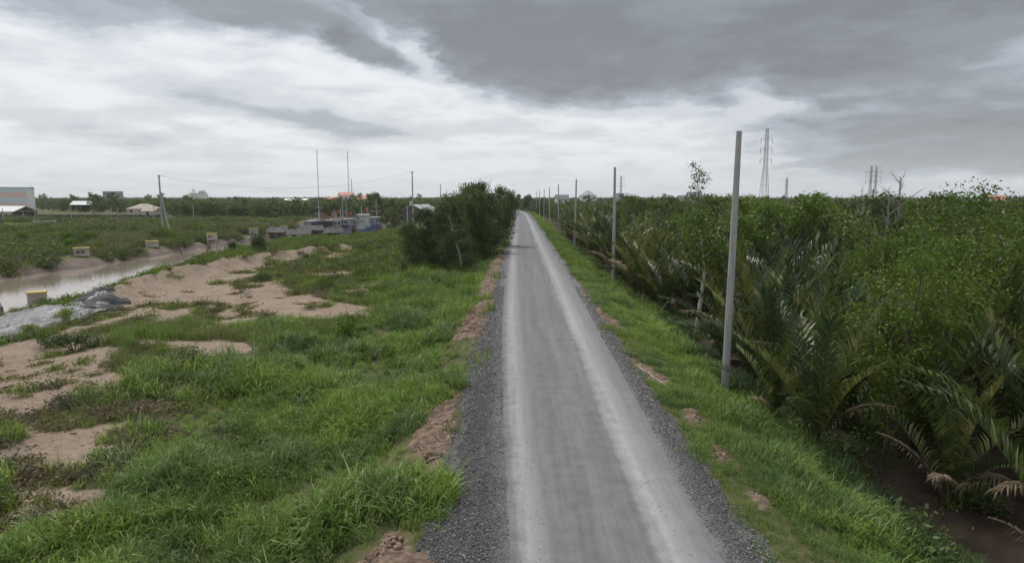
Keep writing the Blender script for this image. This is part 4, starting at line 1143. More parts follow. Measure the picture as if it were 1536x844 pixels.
x, y, r = candidates(-13, -2.3, 9, 70, .8, 331)
ok, bare = keep_left(x, y); c3 = fbm(x * .35, y * .35, 166, 3)
k = ok & ~bare & (c3 > .50) & (x < -3.2)
x, y = x[k], y[k]
PALE = [tuft('pale_tuft', 30, .75, .28, .036, 1.0, M_REEDG, .55) for _ in range(2)]
scatter('meadow_weeds', [weed('meadow_weed', 170, .42, .42, .085, m_) for m_ in (M_LEAFB, M_LEAF, M_LEAFO, M_LEAFD)] + PALE, x, y, ground_z(x, y) + .12, r.uniform(.6, 1.4, len(x)), pick=np.where(r.uniform(size=len(x)) < .25, 4 + r.integers(0, 2, len(x)), r.integers(0, 4, len(x))), label='taller mixed weeds standing in the lush green grass')

# ---- duller grass and low weeds between the bare patches
gxs, gys, gss, gps = [], [], [], []
for (y0, y1, dens, base, s) in ((9, 30, 10, 0, .85), (30, 48, 7, 0, 1.0), (48, 115, 3.0, 4, 1.1)):
    x, y, r = candidates(-36, -5, y0, y1, dens, int(y0) + 101)
    ok, bare = keep_left(x, y)
    j = (fbm(x * .45, y * .45, 55, 4) - .5) * 4
    lush = inpoly(x + j, y + j * .6, LUSH); mid = inpoly(x + j * .5, y + j * .5, MID)
    cl = fbm(x * .3, y * .3, 141, 4)
    p = np.where(mid, .88, np.where(cl > .49, .75, .18)) * (~lush)
    td, _, _ = segdist(x, y, TARP_MOUND); cd, _, _ = segdist(x, y, CREST)
    dead = inpoly(x + j * .4, y + j * .3, DEAD)
    p = np.where(dead, .2, p)
    k = ok & ~bare & (r.uniform(size=len(x)) < p) & (river_d(x, y) > 3.2) & (td > 2.6) & ((cd > 1.8) | (x < -31.5))
    x, y, cl = x[k], y[k], cl[k]
    gxs.append(x); gys.append(y); gss.append(s * (.6 + .7 * sm(cl, .35, .65)) * r.uniform(.8, 1.2, len(x)))
    c2 = fbm(x * .22, y * .22, 161, 3); gr_ = (c2 > .52) & (r.uniform(size=len(x)) < .6)
    gss[-1] = gss[-1] * np.where(inpoly(x, y, MID), 1.35, 1.05)
    gps.append(np.where(gr_, 7 + r.integers(0, 3, len(x)), base + r.integers(0, 4 if base == 0 else 3, len(x))))
x, y, sc, pk = map(np.concatenate, (gxs, gys, gss, gps))
scatter('dull_grass', DULL + DULLC + TALL[:2] + COARSE[:1], x, y, ground_z(x, y) - .01, sc, pick=pk, label='thin grey green grass between the bare sandy patches')

x, y, r = candidates(-36, -4, 9, 112, 3.4, 301)
ok, bare = keep_left(x, y); cl = fbm(x * .5, y * .5, 151, 4)
td, _, _ = segdist(x, y, TARP_MOUND)
k = ok & (cl > np.where(bare, .61, .44)) & (river_d(x, y) > 3) & (td > 2.6) & ~inpoly(x, y, LUSH)
x, y = x[k], y[k]
big = np.clip(y / 35, 1, 2.0)
scatter('low_weeds', MOSS + WEED, x, y, ground_z(x, y), r.uniform(.6, 1.4, len(x)) * big, pick=np.where(r.uniform(size=len(x)) < .74, r.integers(0, 3, len(x)), r.integers(3, 7, len(x))), label='low olive and brown weeds creeping over the bare soil')

x, y, r = candidates(-20, -8.5, 11, 34, 8, 311)
j = (fbm(x * .45, y * .45, 55, 4) - .5) * 2
k = inpoly(x + j, y + j, DEAD) & (fbm(x * .7, y * .7, 156, 3) > .42) & ~inany(x, y, BARE)
x, y = x[k], y[k]
scatter('dead_weeds', [weed('dead_weed', 90, .40, .22, .10, m_) for m_ in (M_LEAFG, M_REED, M_FRONDD, M_FRONDD)] + [tuft('straw_clump', 22, .42, .25, .014, .9, M_REED, .5) for _ in range(2)], x, y, ground_z(x, y), r.uniform(.6, 1.4, len(x)), label='brown dead weeds and straw between the sand and the green grass')

# ---- the grass berm on the right of the road
gxs, gys, gss, gps = [], [], [], []
for (y0, y1, dens, base, s) in ((8, 30, 46, 0, 1.05), (30, 60, 16, 0, 1.2), (60, 130, 6, 9, .8), (130, 300, 2.2, 9, 1.1)):
    x, y, r = candidates(2.5, 11.5, y0, y1, dens, int(y0) + 201)
    x = x + road_shift(y); u = x - road_shift(y)
    dirt = inany(x, y, DIRT, .35, 1.5, 60)
    e = (fbm(x * .5, y * .3, 47, 3) - .5) * 2.0
    clump = fbm(x * .6, y * .5, 131, 3)
    k = (offroad(x, y, .5) | tongue(x, y)) & ~dirt & (u < 9.2 + e) & (r.uniform(size=len(x)) < np.where(u > 8.2, .6, .97))
    x, y, clump, u = x[k], y[k], clump[k], u[k]
    sc = s * (.6 + .75 * sm(clump, .35, .68)) * r.uniform(.8, 1.2, len(x)) * np.where(u < 5.2, .95, 1.0)
    hi = (u > 6.6) & (r.uniform(size=len(x)) < .45)
    gxs.append(x); gys.append(y); gss.append(sc); gps.append(np.where(base == 9, 9 + r.integers(0, 3, len(x)), np.where(hi, r.integers(0, 5, len(x)), 5 + r.integers(0, 4, len(x)))))
x, y, sc, pk = map(np.concatenate, (gxs, gys, gss, gps))
scatter('berm_grass', TALL + SHORT + COARSE, x, y, ground_z(x, y) - .01, sc, pick=pk, label='short bright green grass on the berm right of the road')

# ---- undergrowth along the foot of the palms
x, y, r = candidates(8.4, 13.5, 9, 110, 4.5, 401)
k = (fbm(x * .4, y * .4, 171, 3) > .45) & (np.hypot((x - 11.6) / 1.5, (y - 15.6) / 2.6) > .9)
x, y = x[k], y[k]
scatter('undergrowth', WEED[:2] + [weed('dark_weed', 160, .45, .5, .11, M_LEAFD) for _ in range(3)] + DULL[:1], x, y, ground_z(x, y), r.uniform(.6, 1.5, len(x)), label='dark leafy undergrowth at the foot of the palms')

x, y, r = candidates(8.3, 12.5, 8.5, 48, 9, 421)
k = (fbm(x * .5, y * .5, 176, 3) > np.where(x > 10.6, .56, .40)) & (np.hypot((x - 11.9) / 1.3, (y - 16.0) / 2.2) > 1)
x, y = x[k], y[k]
DARKG = [tuft('dark_tuft', 30, .62, .26, .020, 1.0, M_FRONDK0, .45) for _ in range(3)]
scatter('ditch_grass', DARKG, x, y, ground_z(x, y) - .01, r.uniform(.6, 1.25, len(x)), label='dark rank grass along the foot of the berm beside the palms')

# ---- reeds and low scrub on the far side of the river, and beside it
x, y, r = candidates(-150, -30, 44, 190, 1.5, 501)
dr = river_d(x, y); cl = fbm(x * .09, y * .09, 181, 4); rd_, _, _ = segdist(x, y, RIVER)
lawn = inpoly(x, y, [(-160, 120), (-113, 147), (-108, 162), (-125, 178), (-180, 178)])
far = x < np.interp(y, [40, 50, 80, 100, 135, 160, 190], [-44, -44.5, -47, -48.2, -43.5, -40, -38])
for sx_, sy_ in SIGN_SPOTS: far &= np.hypot(x - sx_ - 1.0, y - sy_ + 2.0) > 3.2
k = (dr > 4.0 - 1.5 * far) & ~lawn & far & (cl > .36)
x, y, cl = x[k], y[k], cl[k]
pink = (cl > .50)
pk = np.where(pink & (r.uniform(size=len(x)) < .42), r.integers(0, 3, len(x)), np.where(r.uniform(size=len(x)) < .28, 3 + r.integers(0, 2, len(x)), 5 + r.integers(0, 4, len(x))))
scatter('bank_reeds', REEDS + [weed('bank_scrub', 170, 1.0, 1.0, .26, m_) for m_ in (M_LEAF, M_LEAFD, M_LEAFD, M_LEAFO)], x, y, ground_z(x, y), r.uniform(.6, 1.15, len(x)) * np.where(y > 125, 1.35, 1), pick=pk, label='dry pinkish reeds and green scrub on the far river bank')
x, y, r = candidates(-42, -24, 40, 150, 2.2, 601)
cd, _, _ = segdist(x, y, CREST); cx = np.interp(y, [c_[1] for c_ in CREST] + [150], [c_[0] for c_ in CREST] + [-22])
k = (x < cx + .2 + (fbm(y * .3, y * 0, 7, 3) - .5) * 2) & (river_d(x, y) > 2.6) & (fbm(x * .25, y * .25, 191, 3) > np.where(y < 78, .45, .40)) & (np.hypot((x + 35.5) / 4, (y - 142) / 16) > 1)
x, y = x[k], y[k]
scatter('river_bank_scrub', [weed('green_scrub', 190, .7, .55, .17, m_) for m_ in (M_LEAFB, M_LEAFB, M_LEAF, M_LEAFO)] + TALL[:2], x, y, ground_z(x, y), r.uniform(.6, 1.15, len(x)) * np.where(y < 78, .75, 1), label='green scrub along the near bank of the river')
x, y, r = candidates(-175, -100, 120, 180, .9, 651)
k = inpoly(x, y, [(-160, 120), (-113, 147), (-108, 162), (-125, 178), (-180, 178)]) & (river_d(x, y) > 2.6)
x, y = x[k], y[k]
scatter('lawn_grass', COARSE, x, y, ground_z(x, y), r.uniform(.9, 1.4, len(x)), label='bright mown grass strip beyond the canal')


# ------------------------------------------------------------------ shrubs and trees
def shrub_mesh(name, seed, r, h, n, size, mat, droop=0.0, wood=None):
    rng = np.random.default_rng(seed); mb = MB(); P = []
    ns = 9
    for k in range(ns):
        a = rng.uniform(0, 6.28); q = rng.uniform(.2, .95); tip = np.array([math.cos(a) * r * q, math.sin(a) * r * q, h * (1 - .45 * q * q) * rng.uniform(.7, 1.05)])
        mid = tip * np.array([.35, .35, .6]); mb.tube([(0, 0, -.1), mid, tip * .97], [.03, .02, .008], 4, False)
        for f in (.55, .75, .9, 1.0):
            c_ = mid + (tip - mid) * f; m_ = int(n / ns / 4)
            P.append(c_ + rng.normal(size=(m_, 3)) * np.array([r, r, h * .8]) * .17)
    P = np.concatenate(P); P = P[P[:, 2] > .02]
    v, f = leafcloud(rng, P, size, .52, droop)
    nv = len(mb.v)
    tubes = [q for q in mb.f]
    return np_mesh(name, np.concatenate([np.array(mb.v), v]), [np.array(tubes), f + nv], [wood or M_WOOD, mat], [0] * len(tubes) + [1] * len(f))


def tree_meshes(name, seed, H, R, r0, crown0, nleaf, size, aspect=.5, droop=0.0, limbs=11, twigs=4, up=.55, wander=.05, clump=.2, forks=1, top=1.0, profile='round'):
    """wood and leaves of a tree grown limb by limb"""
    rng = np.random.default_rng(seed); mb = MB(); C_ = []; Wt = []
    for fk in range(forks):
        base = np.array([rng.normal(0, .12), rng.normal(0, .12), -.15]) if forks > 1 else np.array([0, 0, -.15])
        dirn = np.array([rng.normal(0, .16 if forks > 1 else .05), rng.normal(0, .16 if forks > 1 else .05), 1.0]); hk = H * (1 if fk == 0 else rng.uniform(.65, .95))
        pts = [base]; n = 9
        for i in range(n):
            dirn = dirn + rng.normal(0, wander, 3); dirn[2] = max(dirn[2], .75); dirn /= np.linalg.norm(dirn); pts.append(pts[-1] + dirn * hk / n)
        pts = np.array(pts); rad = np.interp(np.arange(n + 1) / n, [0, .08, 1], [r0 * 1.35, r0, r0 * .12])
        mb.tube(pts, list(rad), 7, False)
        for l in range(limbs):
            t = crown0 + (1 - crown0) * ((l + rng.uniform(0, .9)) / limbs); i = min(int(t * n), n - 1); f = t * n - i
            p = pts[i] * (1 - f) + pts[i + 1] * f; tt = (t - crown0) / (1 - crown0)
            ln = R * (math.sqrt(max(.08, 1 - (2 * tt - .75) ** 2 / 1.7)) if profile == 'round' else (1.0 - .75 * tt)) * rng.uniform(.7, 1.15)
            a = l * 2.4 + rng.uniform(-.5, .5); d = np.array([math.cos(a), math.sin(a), up * rng.uniform(.4, 1.5)]); d /= np.linalg.norm(d)
            lp = [p]
            for s in range(4):
                d = d + rng.normal(0, .14, 3); d[2] -= droop * .12 * s; d /= np.linalg.norm(d); lp.append(lp[-1] + d * ln / 4)
            lp = np.array(lp); rr = r0 * (1 - t * .75) * .42 + .008
            mb.tube(lp, [rr, rr * .8, rr * .55, rr * .35, .006], 5, False)
            C_ += [lp[2], lp[3], lp[4]]; Wt += [.6, 1.0, 1.0]
            for w in range(twigs):
                k = rng.integers(1, 4); d2 = d + rng.normal(0, .75, 3); d2 /= np.linalg.norm(d2); q = lp[k] + d2 * ln * rng.uniform(.25, .5); m_ = (lp[k] + q) / 2 + rng.normal(0, .03, 3)
                mb.tube([lp[k], m_, q], [rr * .3, rr * .2, .005], 4, False); C_ += [q, m_]; Wt += [1.0, .5]
        C_.append(pts[-1]); Wt.append(1.0 * top)
    C_ = np.array(C_); Wt = np.array(Wt); Wt = Wt * rng.uniform(.35, 1.6, len(Wt)); Wt /= Wt.sum()
    wood = mb.mesh(name + '_wood', smooth=True)
    if nleaf == 0: return wood, None
    ki = rng.choice(len(C_), nleaf, p=Wt)
    sg = R * clump * rng.uniform(.6, 1.4, len(C_))
    off = rng.normal(size=(nleaf, 3)) * sg[ki][:, None]; off[:, 2] *= .7; off[:, 2] -= np.abs(rng.normal(0, droop * R * .22, nleaf))
    P = C_[ki] + off; P = P[P[:, 2] > .05]
    v, f = leafcloud(rng, P, size, aspect, droop * 1.6)
    return wood, np_mesh(name + '_leaves', v, [f])


def with_mat(me, m):
    me = me.copy(); me.materials.clear(); me.materials.append(m); return me


def tree(name, meshes, loc, wood, leaf, label, cat='tree', group=None, rot=None, scl=1.0, tilt=0.0):
    t = link(name, None, None, loc, (tilt, 0, random.uniform(0, 6.28) if rot is None else rot), scl)
    t.empty_display_size = .3
    tag(t, label, cat, group)
    key = (meshes[0].name, wood.name)
    if key not in MCACHE: MCACHE[key] = with_mat(meshes[0], wood)
    link('trunk', MCACHE[key], t)
    if meshes[1] is not None:
        key = (meshes[1].name, leaf.name)
        if key not in MCACHE: MCACHE[key] = with_mat(meshes[1], leaf)
        link('crown', MCACHE[key], t)
    return t


ORD = ['first', 'second', 'third', 'fourth', 'fifth', 'sixth', 'seventh', 'eighth', 'ninth', 'tenth', 'eleventh', 'twelfth']
MCACHE = {}


def gz(x, y): return float(ground_z(np.array([x]), np.array([y]))[0])


# ---- left clump beside the road: dark drooping trees
CLUMP = [tree_meshes('roadside', 900 + k, 8.7, 2.4, .16, .12, 9500, .29, .32, .9, 16, 6, .6, .09, .14, 1) for k in range(4)]
CLUMP_FAR = [tree_meshes('roadside_far', 920 + k, 8.7, 2.4, .16, .12, 2400, .52, .36, .9, 9, 2, .6, .09, .16) for k in range(3)]
CLUMP_SPOTS = [(-11.4, 66.5, .60, 'lowest dark tree at the far left of the roadside clump', M_WOOD),
               (-9.5, 67.5, .76, 'low leafy tree second from the left in the roadside clump', M_WOOD),
               (-7.6, 69.0, .90, 'bushy tree in the middle of the roadside clump', M_WOOD),
               (-5.9, 65.5, .86, 'drooping tree with a pale bare stem at the front of the roadside clump', M_PALEWOOD),
               (-5.4, 72.5, .98, 'tall tree just behind the pale stemmed one in the roadside clump', M_WOOD),
               (-3.7, 76.0, 1.03, 'tallest tree of the roadside clump, nearest the gravel road', M_WOOD),
               (-5.6, 80.0, 1.04, 'tree standing behind the tallest tree of the roadside clump', M_WOOD),
               (-3.6, 86.0, 1.0, 'tree with a ragged top at the right end of the roadside clump', M_WOOD)]
for i, (x, y, s, lb, wd) in enumerate(CLUMP_SPOTS):
    tree('roadside_tree', CLUMP[i % 4], (x, y, gz(x, y)), wd, M_LEAFD, lb, 'tree', 'dark trees of the roadside clump', scl=s)
rr_ = random.Random(5)
for i in range(24):
    y = 92 + i * 8.6 + rr_.uniform(-2, 2); x = -4.6 + rr_.uniform(-1.3, .8) + float(road_shift(y))
    tree('roadside_tree', CLUMP_FAR[i % 3] if i > 1 else CLUMP[i], (x, y, gz(x, y)), M_WOOD, M_LEAFD, ('%s dark tree in the row beyond the roadside clump' % ORD[i] if i < 8 else 'dark tree in the far end of the row left of the road'), 'tree', 'row of dark trees left of the road', scl=rr_.uniform(.66, .9))

for i, (x, y, s_) in enumerate([(3.5, 318, 1.0), (7.5, 326, .9), (-.5, 330, 1.05), (11, 312, .95), (4.5, 340, 1.15), (8.5, 296, .8), (9.6, 280, .75), (-4, 345, 1.1), (9.8, 262, .7)]):
    tree('roadside_tree', CLUMP_FAR[i % 3], (x, y, gz(x, y)), M_WOOD, M_LEAFD, 'dark tree closing the view ' + ('left of' if x < 1 else 'right of' if x > 7 else 'straight above') + ' the far end of the road' + (', front' if y < 315 else ', behind'), 'tree', 'trees at the far bend of the road', scl=s_)
for i, (x, y, s_) in enumerate([(-39, 176, .95), (-36.5, 182, 1.05), (-41, 188, 1.1), (-34, 172, .8), (-44, 196, 1.15), (-47, 205, 1.0), (-37.5, 196, .95), (-31, 158, .45)]):
    tree('swamp_tree', CLUMP_FAR[(i + 1) % 3], (x, y, gz(x, y)), M_WOOD, M_LEAFO if i % 3 else M_LEAFD, ORD[i] + ' tree from the boats in the dark thicket left of the shed', 'tree', 'dark thicket behind the boats', scl=s_)
# ---- shrubs on the left
SHR = {}


def shrub(kind, x, y, s, label, group=None, z=None):
    if kind not in SHR:
        seed, r, h, n, size, mat = dict(broad=(1, .9, .95, 900, .13, M_LEAF), bright=(2, .8, .75, 1100, .085, M_LEAFB), dark=(3, 1.5, 2.3, 1800, .20, M_LEAFD), olive=(4, 1.0, .8, 1100, .09, M_LEAFO),
                                        grey=(5, 1.0, .7, 900, .09, M_LEAFG), tall=(6, 1.6, 2.9, 1500, .23, M_LEAFB), round=(7, 1.7, 2.6, 1800, .20, M_LEAF), fern=(8, 1.1, .9, 1500, .12, M_LEAFD), leafy=(9, 1.0, 1.1, 1500, .10, M_LEAF))[kind]
        SHR[kind] = shrub_mesh(kind + '_shrub', seed, r, h, n, size, mat)
    o = link('shrub', SHR[kind], None, (x, y, gz(x, y) if z is None else z), (0, 0, random.uniform(0, 6.28)), s)
    return tag(o, label, 'shrub', group)


for k in [('broad', -9.4, 33.8, 1.15, 'broad-leaved green shrub standing alone in the meadow left of the road'),
          ('dark', -35.1, 84.8, 1.0, 'large dark rounded bush beside the water at the bend of the river'),
          ('dark', -40.2, 89.1, .62, 'smaller dark bush on the river bank left of the large dark bush'),
          ('round', -62.5, 112.0, 1.0, 'round bright green bush in front of the propped utility pole'),
          ('tall', -66.0, 93.5, 1.0, 'upright green bush behind the sign box on the far bank'),
          ('fern', -22.0, 30.6, 1.0, 'dark green bush at the edge of the bare ground below the tarpaulin'),
          ('leafy', -35.6, 47.2, 1.25, 'low green bush between the tarpaulin and the brown water'),
          ('fern', -25.1, 75.8, 1.0, 'dark low bush on the sandy levee slope'),
          ('dark', -11.3, 61.5, .55, 'dark rounded bush in the grass left of the roadside trees'),
          ('fern', -23.1, 56.4, .85, 'blue green low bush on the bare sand below the levee'),
          ('olive', -21.8, 49.3, .9, 'small olive bush on the bare sand, front one of two'),
          ('bright', -15.4, 23.8, .8, 'yellow green leafy weed bush beside the dead brown scrub'),
          ('bright', -26.4, 33.9, .9, 'bright green low bush at the near foot of the tarpaulin'),
          ('bright', -27.4, 37.6, 1.0, 'bright green bush growing over the edge of the tarpaulin'),
          ('grey', -14.2, 27.2, 1.1, 'grey brown dead scrub among the grass'),
          ('grey', -15.8, 21.6, .9, 'dark brown dead weeds at the edge of the sand'),
          ('fern', -12.6, 14.0, .8, 'dark feathery bush at the lower left of the meadow'),
          ('leafy', -24.0, 31.5, .7, 'small green bush left of the dark green bush on bare ground')]:
    shrub(*k)
rs = random.Random(11)
for i in range(26):
    y = rs.uniform(50, 105); x = rs.uniform(-22, -9)
    if bool(inany(np.array([x]), np.array([y]), BARE)[0]): continue
    kd = rs.choice(['bright', 'olive', 'fern', 'leafy', 'grey']); wh = ('beside the roadside trees' if x > -13 else 'beside the bare sand' if x < -17 else 'in the middle of the field') + (', near' if y < 66 else ', far' if y > 85 else ', mid-distance')
    shrub(kd, x, y, rs.uniform(.6, 1.15), dict(bright='bright yellow green', olive='olive', fern='dark feathery', leafy='plain green', grey='grey brown')[kd] + ' low bush ' + wh, 'low bushes in the field')
for i in range(22):
    y = rs.uniform(52, 128); x = float(np.interp(y, [43, 70, 96, 128], [-33.5, -35, -30, -29])) + rs.uniform(-3, 1.5)
    kd = ['bright', 'leafy', 'fern'][i % 3]; shrub(kd, x, y, rs.uniform(.6, 1.1), dict(bright='bright green', leafy='mid green', fern='dark feathery')[kd] + ' bush between levee and river ' + ('near the tarpaulin' if y < 66 else 'below the large dark bush' if y < 88 else 'short of the huts' if y < 108 else 'beside the huts'), 'green bushes on the near river bank')
for i in range(70):
    y = rs.uniform(84, 190); x = rs.uniform(-.8 * y, -56)
    if float(river_d(np.array([x]), np.array([y]))[0]) < 4 or bool(inpoly(np.array([x]), np.array([y]), [(-190, 110), (-111, 140), (-106, 162), (-125, 178), (-200, 190)])[0]): continue
    kd = ['tall', 'round', 'dark', 'leafy', 'olive'][i % 5]; shrub(kd, x, y, rs.uniform(.5, .95), dict(tall='upright bright', round='round green', dark='dark', leafy='small green', olive='olive')[kd] + ' bush beyond the river ' + ('left of the propped pole' if x < -.56 * y else 'right of the propped pole') + (', near the water' if x > -.3 * y - 32 else ', in the reeds' if y < 130 else ', far back'), 'bushes beyond the river')


# ------------------------------------------------------------------ water palms
def frond(seed, L, lean, bend, n, leafL, w, droop=.9, start=.16, fold=.55):
    """a long arching palm leaf: a rib and two rows of narrow leaflets; grows in the xz plane"""
    rng = np.random.default_rng(seed); V = []; Q = []; T = []
    k = 12; th = lean; p = np.array([0., 0., 0.]); pts = [p]; tans = []
    for i in range(k):
        th = lean + bend * ((i + .5) / k) ** 1.7; t = np.array([math.sin(th), 0, math.cos(th)]); tans.append(t); p = p + t * L / k; pts.append(p)
    pts = np.array(pts); tans = np.array(tans + [tans[-1]])
    wr = np.interp(np.arange(k + 1) / k, [0, .1, 1], [.075, .05, .008])
    for i in range(k + 1):
        nrm = np.array([tans[i][2], 0, -tans[i][0]]) * -1
        V += [pts[i] + np.array([0, wr[i], 0]), pts[i] - np.array([0, wr[i], 0]), pts[i] - nrm * wr[i] * 1.1]
        if i:
            a = 3 * (i - 1); b_ = 3 * i
            for u, v in ((0, 1), (1, 2), (2, 0)): Q.append((a + u, a + v, b_ + v, b_ + u))
    twist = rng.normal(0, .12)
    for j in range(n):
        s = start + (1 - start) * (j + .5) / n
        for side in (-1, 1):
            ss = min(.995, s + rng.normal(0, .008)); i = min(int(ss * k), k - 1); f = ss * k - i
            b0 = pts[i] * (1 - f) + pts[i + 1] * f; t = tans[i] * (1 - f) + tans[i + 1] * f; nrm = np.array([-t[2], 0, t[0]])
            q = (s - start) / (1 - start); a = math.radians(58 - 36 * q + rng.normal(0, 5)); ll = leafL * (.55 + .45 * math.sin(math.pi * min(1, .22 + q * .85))) * rng.uniform(.85, 1.1)
            d = t * math.cos(a) + np.array([0, side, 0]) * math.sin(a) + nrm * (fold + twist * side); d /= np.linalg.norm(d)
            e_ = np.cross(d, nrm); e_ = np.cross(d, e_) * .55 * side + e_; e_ /= np.linalg.norm(e_)
            ww = w * rng.uniform(.8, 1.15); o = len(V)
            m_ = b0 + d * ll * .5; d2 = d + np.array([0, 0, -droop * rng.uniform(.5, 1.3)]) * .55; d2 /= np.linalg.norm(d2); tip = m_ + d2 * ll * .5
            V += [b0 - e_ * ww * .3, b0 + e_ * ww * .3, m_ + e_ * ww * .5, m_ - e_ * ww * .5, tip]
            Q.append((o, o + 1, o + 2, o + 3)); T.append((o + 3, o + 2, o + 4))
    return np.array(V), np.array(Q), np.array(T)


def frond_mesh(name, mat, *a):
    V, Q, T = frond(*a); return np_mesh(name, V, [Q, T], [mat])


M_FRONDO = leafmat('olive_palm_leaf', [(0, (.040, .050, .014)), (.35, (.095, .115, .028)), (.7, (.165, .175, .048)), (.9, (.26, .23, .09)), (1, (.33, .28, .15))], .25, .45, spec=.4)
M_FRONDK = leafmat('dark_palm_leaf', [(0, (.016, .032, .012)), (.5, (.032, .060, .020)), (1, (.075, .105, .040))], .2, .40, spec=.45)
FR = [frond_mesh('frond', (M_FROND, M_FRONDO, M_FRONDK, M_FROND, M_FRONDO, M_FROND, M_FRONDK)[k], 20 + k, 6.3 + .35 * (k % 4), .03 + .032 * k, .26 + .12 * k, 36, 1.2, .095, .75 + .15 * (k % 3), .2, .5) for k in range(7)]
FRY = [frond_mesh('young_frond', M_FRONDY, 40, 6.2, .04, .15, 34, .6, .075, .2, .25, .9)]
FRD = [frond_mesh('dead_frond', M_FRONDD, 50 + k, (4.8, 5.2, 4.0)[k], (.35, .15, .8)[k], (1.3, 1.0, 1.5)[k], 28, 1.0, .06, 2.0, .15, .05) for k in range(3)]


def near_palm(x, y, s, label, group=None, nf=12, young=0, dead=2, seed=0, aim=None):
    rng = random.Random(seed * 13 + 5)
    t = link('water_palm', None, None, (x, y, gz(x, y) - .05), (0, 0, rng.uniform(0, 6.28) if aim is None else aim), s)
    tag(t, label, 'palm', group)
    for k in range(nf):
        f = FR[min(6, int(k / nf * 7))]
        link('frond', f, t, (rng.uniform(-.15, .15), rng.uniform(-.15, .15), 0), (0, rng.uniform(-.05, .14) + .32 * (k / nf) ** 2, k * 2.4 + rng.uniform(-.3, .3)), rng.uniform(.78, 1.08))
    for k in range(young): link('young_frond', FRY[0], t, (0, 0, 0), (0, rng.uniform(0, .15), rng.uniform(0, 6.28)), rng.uniform(.8, 1))
    for k in range(dead): link('dead_frond', FRD[k % 3], t, (0, 0, .1), (0, rng.uniform(-.1, .35), rng.uniform(0, 6.28)), rng.uniform(.7, 1.05))
    return t


def palm_mesh(name, seed, nf, n, w):
    rng = random.Random(seed); Vs = []; Fq = []; Ft = []; mi_q = []; mi_t = []; o = 0
    for k in range(nf + 1):
        dead = k >= nf
        V, Q, T = frond(seed * 50 + k, rng.uniform(5.0, 7.0) * (.68 if dead else 1), (.03 + .32 * (k / nf)) if not dead else .35 + .3 * (k - nf), (.3 + .7 * k / nf) if not dead else 1.2, n, 1.15, w, 1.2 if not dead else 1.6)
        a = k * 2.4 + rng.uniform(-.3, .3); c_, s_ = math.cos(a), math.sin(a)
        V = np.stack([V[:, 0] * c_ - V[:, 1] * s_, V[:, 0] * s_ + V[:, 1] * c_, V[:, 2]], -1)
        Vs.append(V); Fq.append(Q + o); Ft.append(T + o); mi_q += [int(dead)] * len(Q); mi_t += [int(dead)] * len(T); o += len(V)
    return np_mesh(name, np.concatenate(Vs), [np.concatenate(Fq), np.concatenate(Ft)], [(M_FROND, M_FRONDO, M_FRONDK, M_FRONDO)[seed % 4], M_FRONDD], mi_q + mi_t)


PALMS = [palm_mesh('palm', 70 + k, 11, 17, .17) for k in range(8)]
SPECIAL = [(8.9, 21.8, .46, 'small water palm with upright yellow young leaves at the berm edge near the first pole', dict(young=4, nf=11, dead=1)),
           (15.2, 18.6, .92, 'large water palm at the right edge with a long leaf arching over the dark mud', dict(nf=11, young=1, dead=2)),
           (13.9, 15.4, .80, 'water palm at the lower right corner with leaves hanging over the mud', dict(nf=11, dead=2)),
           (14.6, 17.2, .84, 'water palm with long bent leaves behind the corner palm at the lower right', dict(nf=11, dead=3)),
           (12.4, 17.6, .62, 'young water palm growing out of the dark mud', dict(nf=8, dead=2, young=1)),
           (11.9, 12.8, .66, 'low water palm at the bottom right corner below the mud', dict(nf=9, dead=1)),
           (10.4, 45.0, .70, 'water palm with feathery drooping leaves beside the pale leaning trunk', dict(dead=3)),
           (13.9, 29.5, .95, 'tall water palm with dry pale leaves right of the nearest pole', dict(dead=4)),
           (13.6, 25.0, .70, 'dark water palm with a bent dry leaf between the small palm and the leafy tree', dict(dead=4)),
           (18.6, 22.6, .95, 'water palm with pale tips at the right edge behind the large arching palm', dict(dead=3, young=1)),
           (10.9, 29.2, .78, 'water palm standing just behind the nearest pole', dict(dead=1)),
           (9.9, 56.0, .62, 'low water palm beside the foot of the second pole', dict(dead=3)),
           (13.6, 39.0, .92, 'upright water palm behind the pale leaning trunk', dict(dead=1))]


def zone(x, y, s=None):
    """where a plant of the stand stands, told by what rises on the skyline above it"""
    q = x / y
    a = 'left of the second pole' if q < .15 else 'between second pole and thin tree' if q < .27 else 'below the thin tree' if q < .35 else 'below the largest pylon' if q < .45 else 'below the twin pylons' if q < .56 else 'below the bare tree' if q < .64 else 'at the right edge'
    b = 'in front' if y < 26 else 'near' if y < 45 else 'halfway back' if y < 75 else 'far back'
    return ('' if s is None else 'low ' if s < .8 else 'middling ' if s < .94 else 'tall '), a + ', ' + b


taken = []
for i, (x, y, s, lb, kw) in enumerate(SPECIAL):
    near_palm(x, y, s, lb, 'water palms right of the road', seed=i, **kw); taken.append((x, y))
TREES_R = [(12.3, 21.0), (11.2, 39.8), (17, 60), (26, 45)]
pr = np.random.default_rng(77)
cand = []
for yy in np.arange(13, 135, 2.5):
    for xx in np.arange(10.2, .86 * yy + 8, 2.5):
        x = xx + pr.uniform(-1, 1); y = yy + pr.uniform(-1, 1)
        if abs(x) > .84 * y + 4: continue
        if np.hypot((x - 11.4) / 2.0, (y - 15.6) / 3.6) < 1: continue
        if abs(x - .283 * y) < 1.35 and 26 < y < 39.5: continue
        if min(math.hypot(x - a, y - b_) for a, b_ in taken) < 2.0: continue
        if min(math.hypot(x - a, (y - b_)) for a, b_ in TREES_R) < 1.0: continue
        cand.append((math.hypot(x, y), x, y))
cand.sort()
far_palm = []
TN = lambda x, y: float(fbm(np.array([x * .06]), np.array([y * .06]), 211, 3)[0])
trees_mid = []
cnt = 0
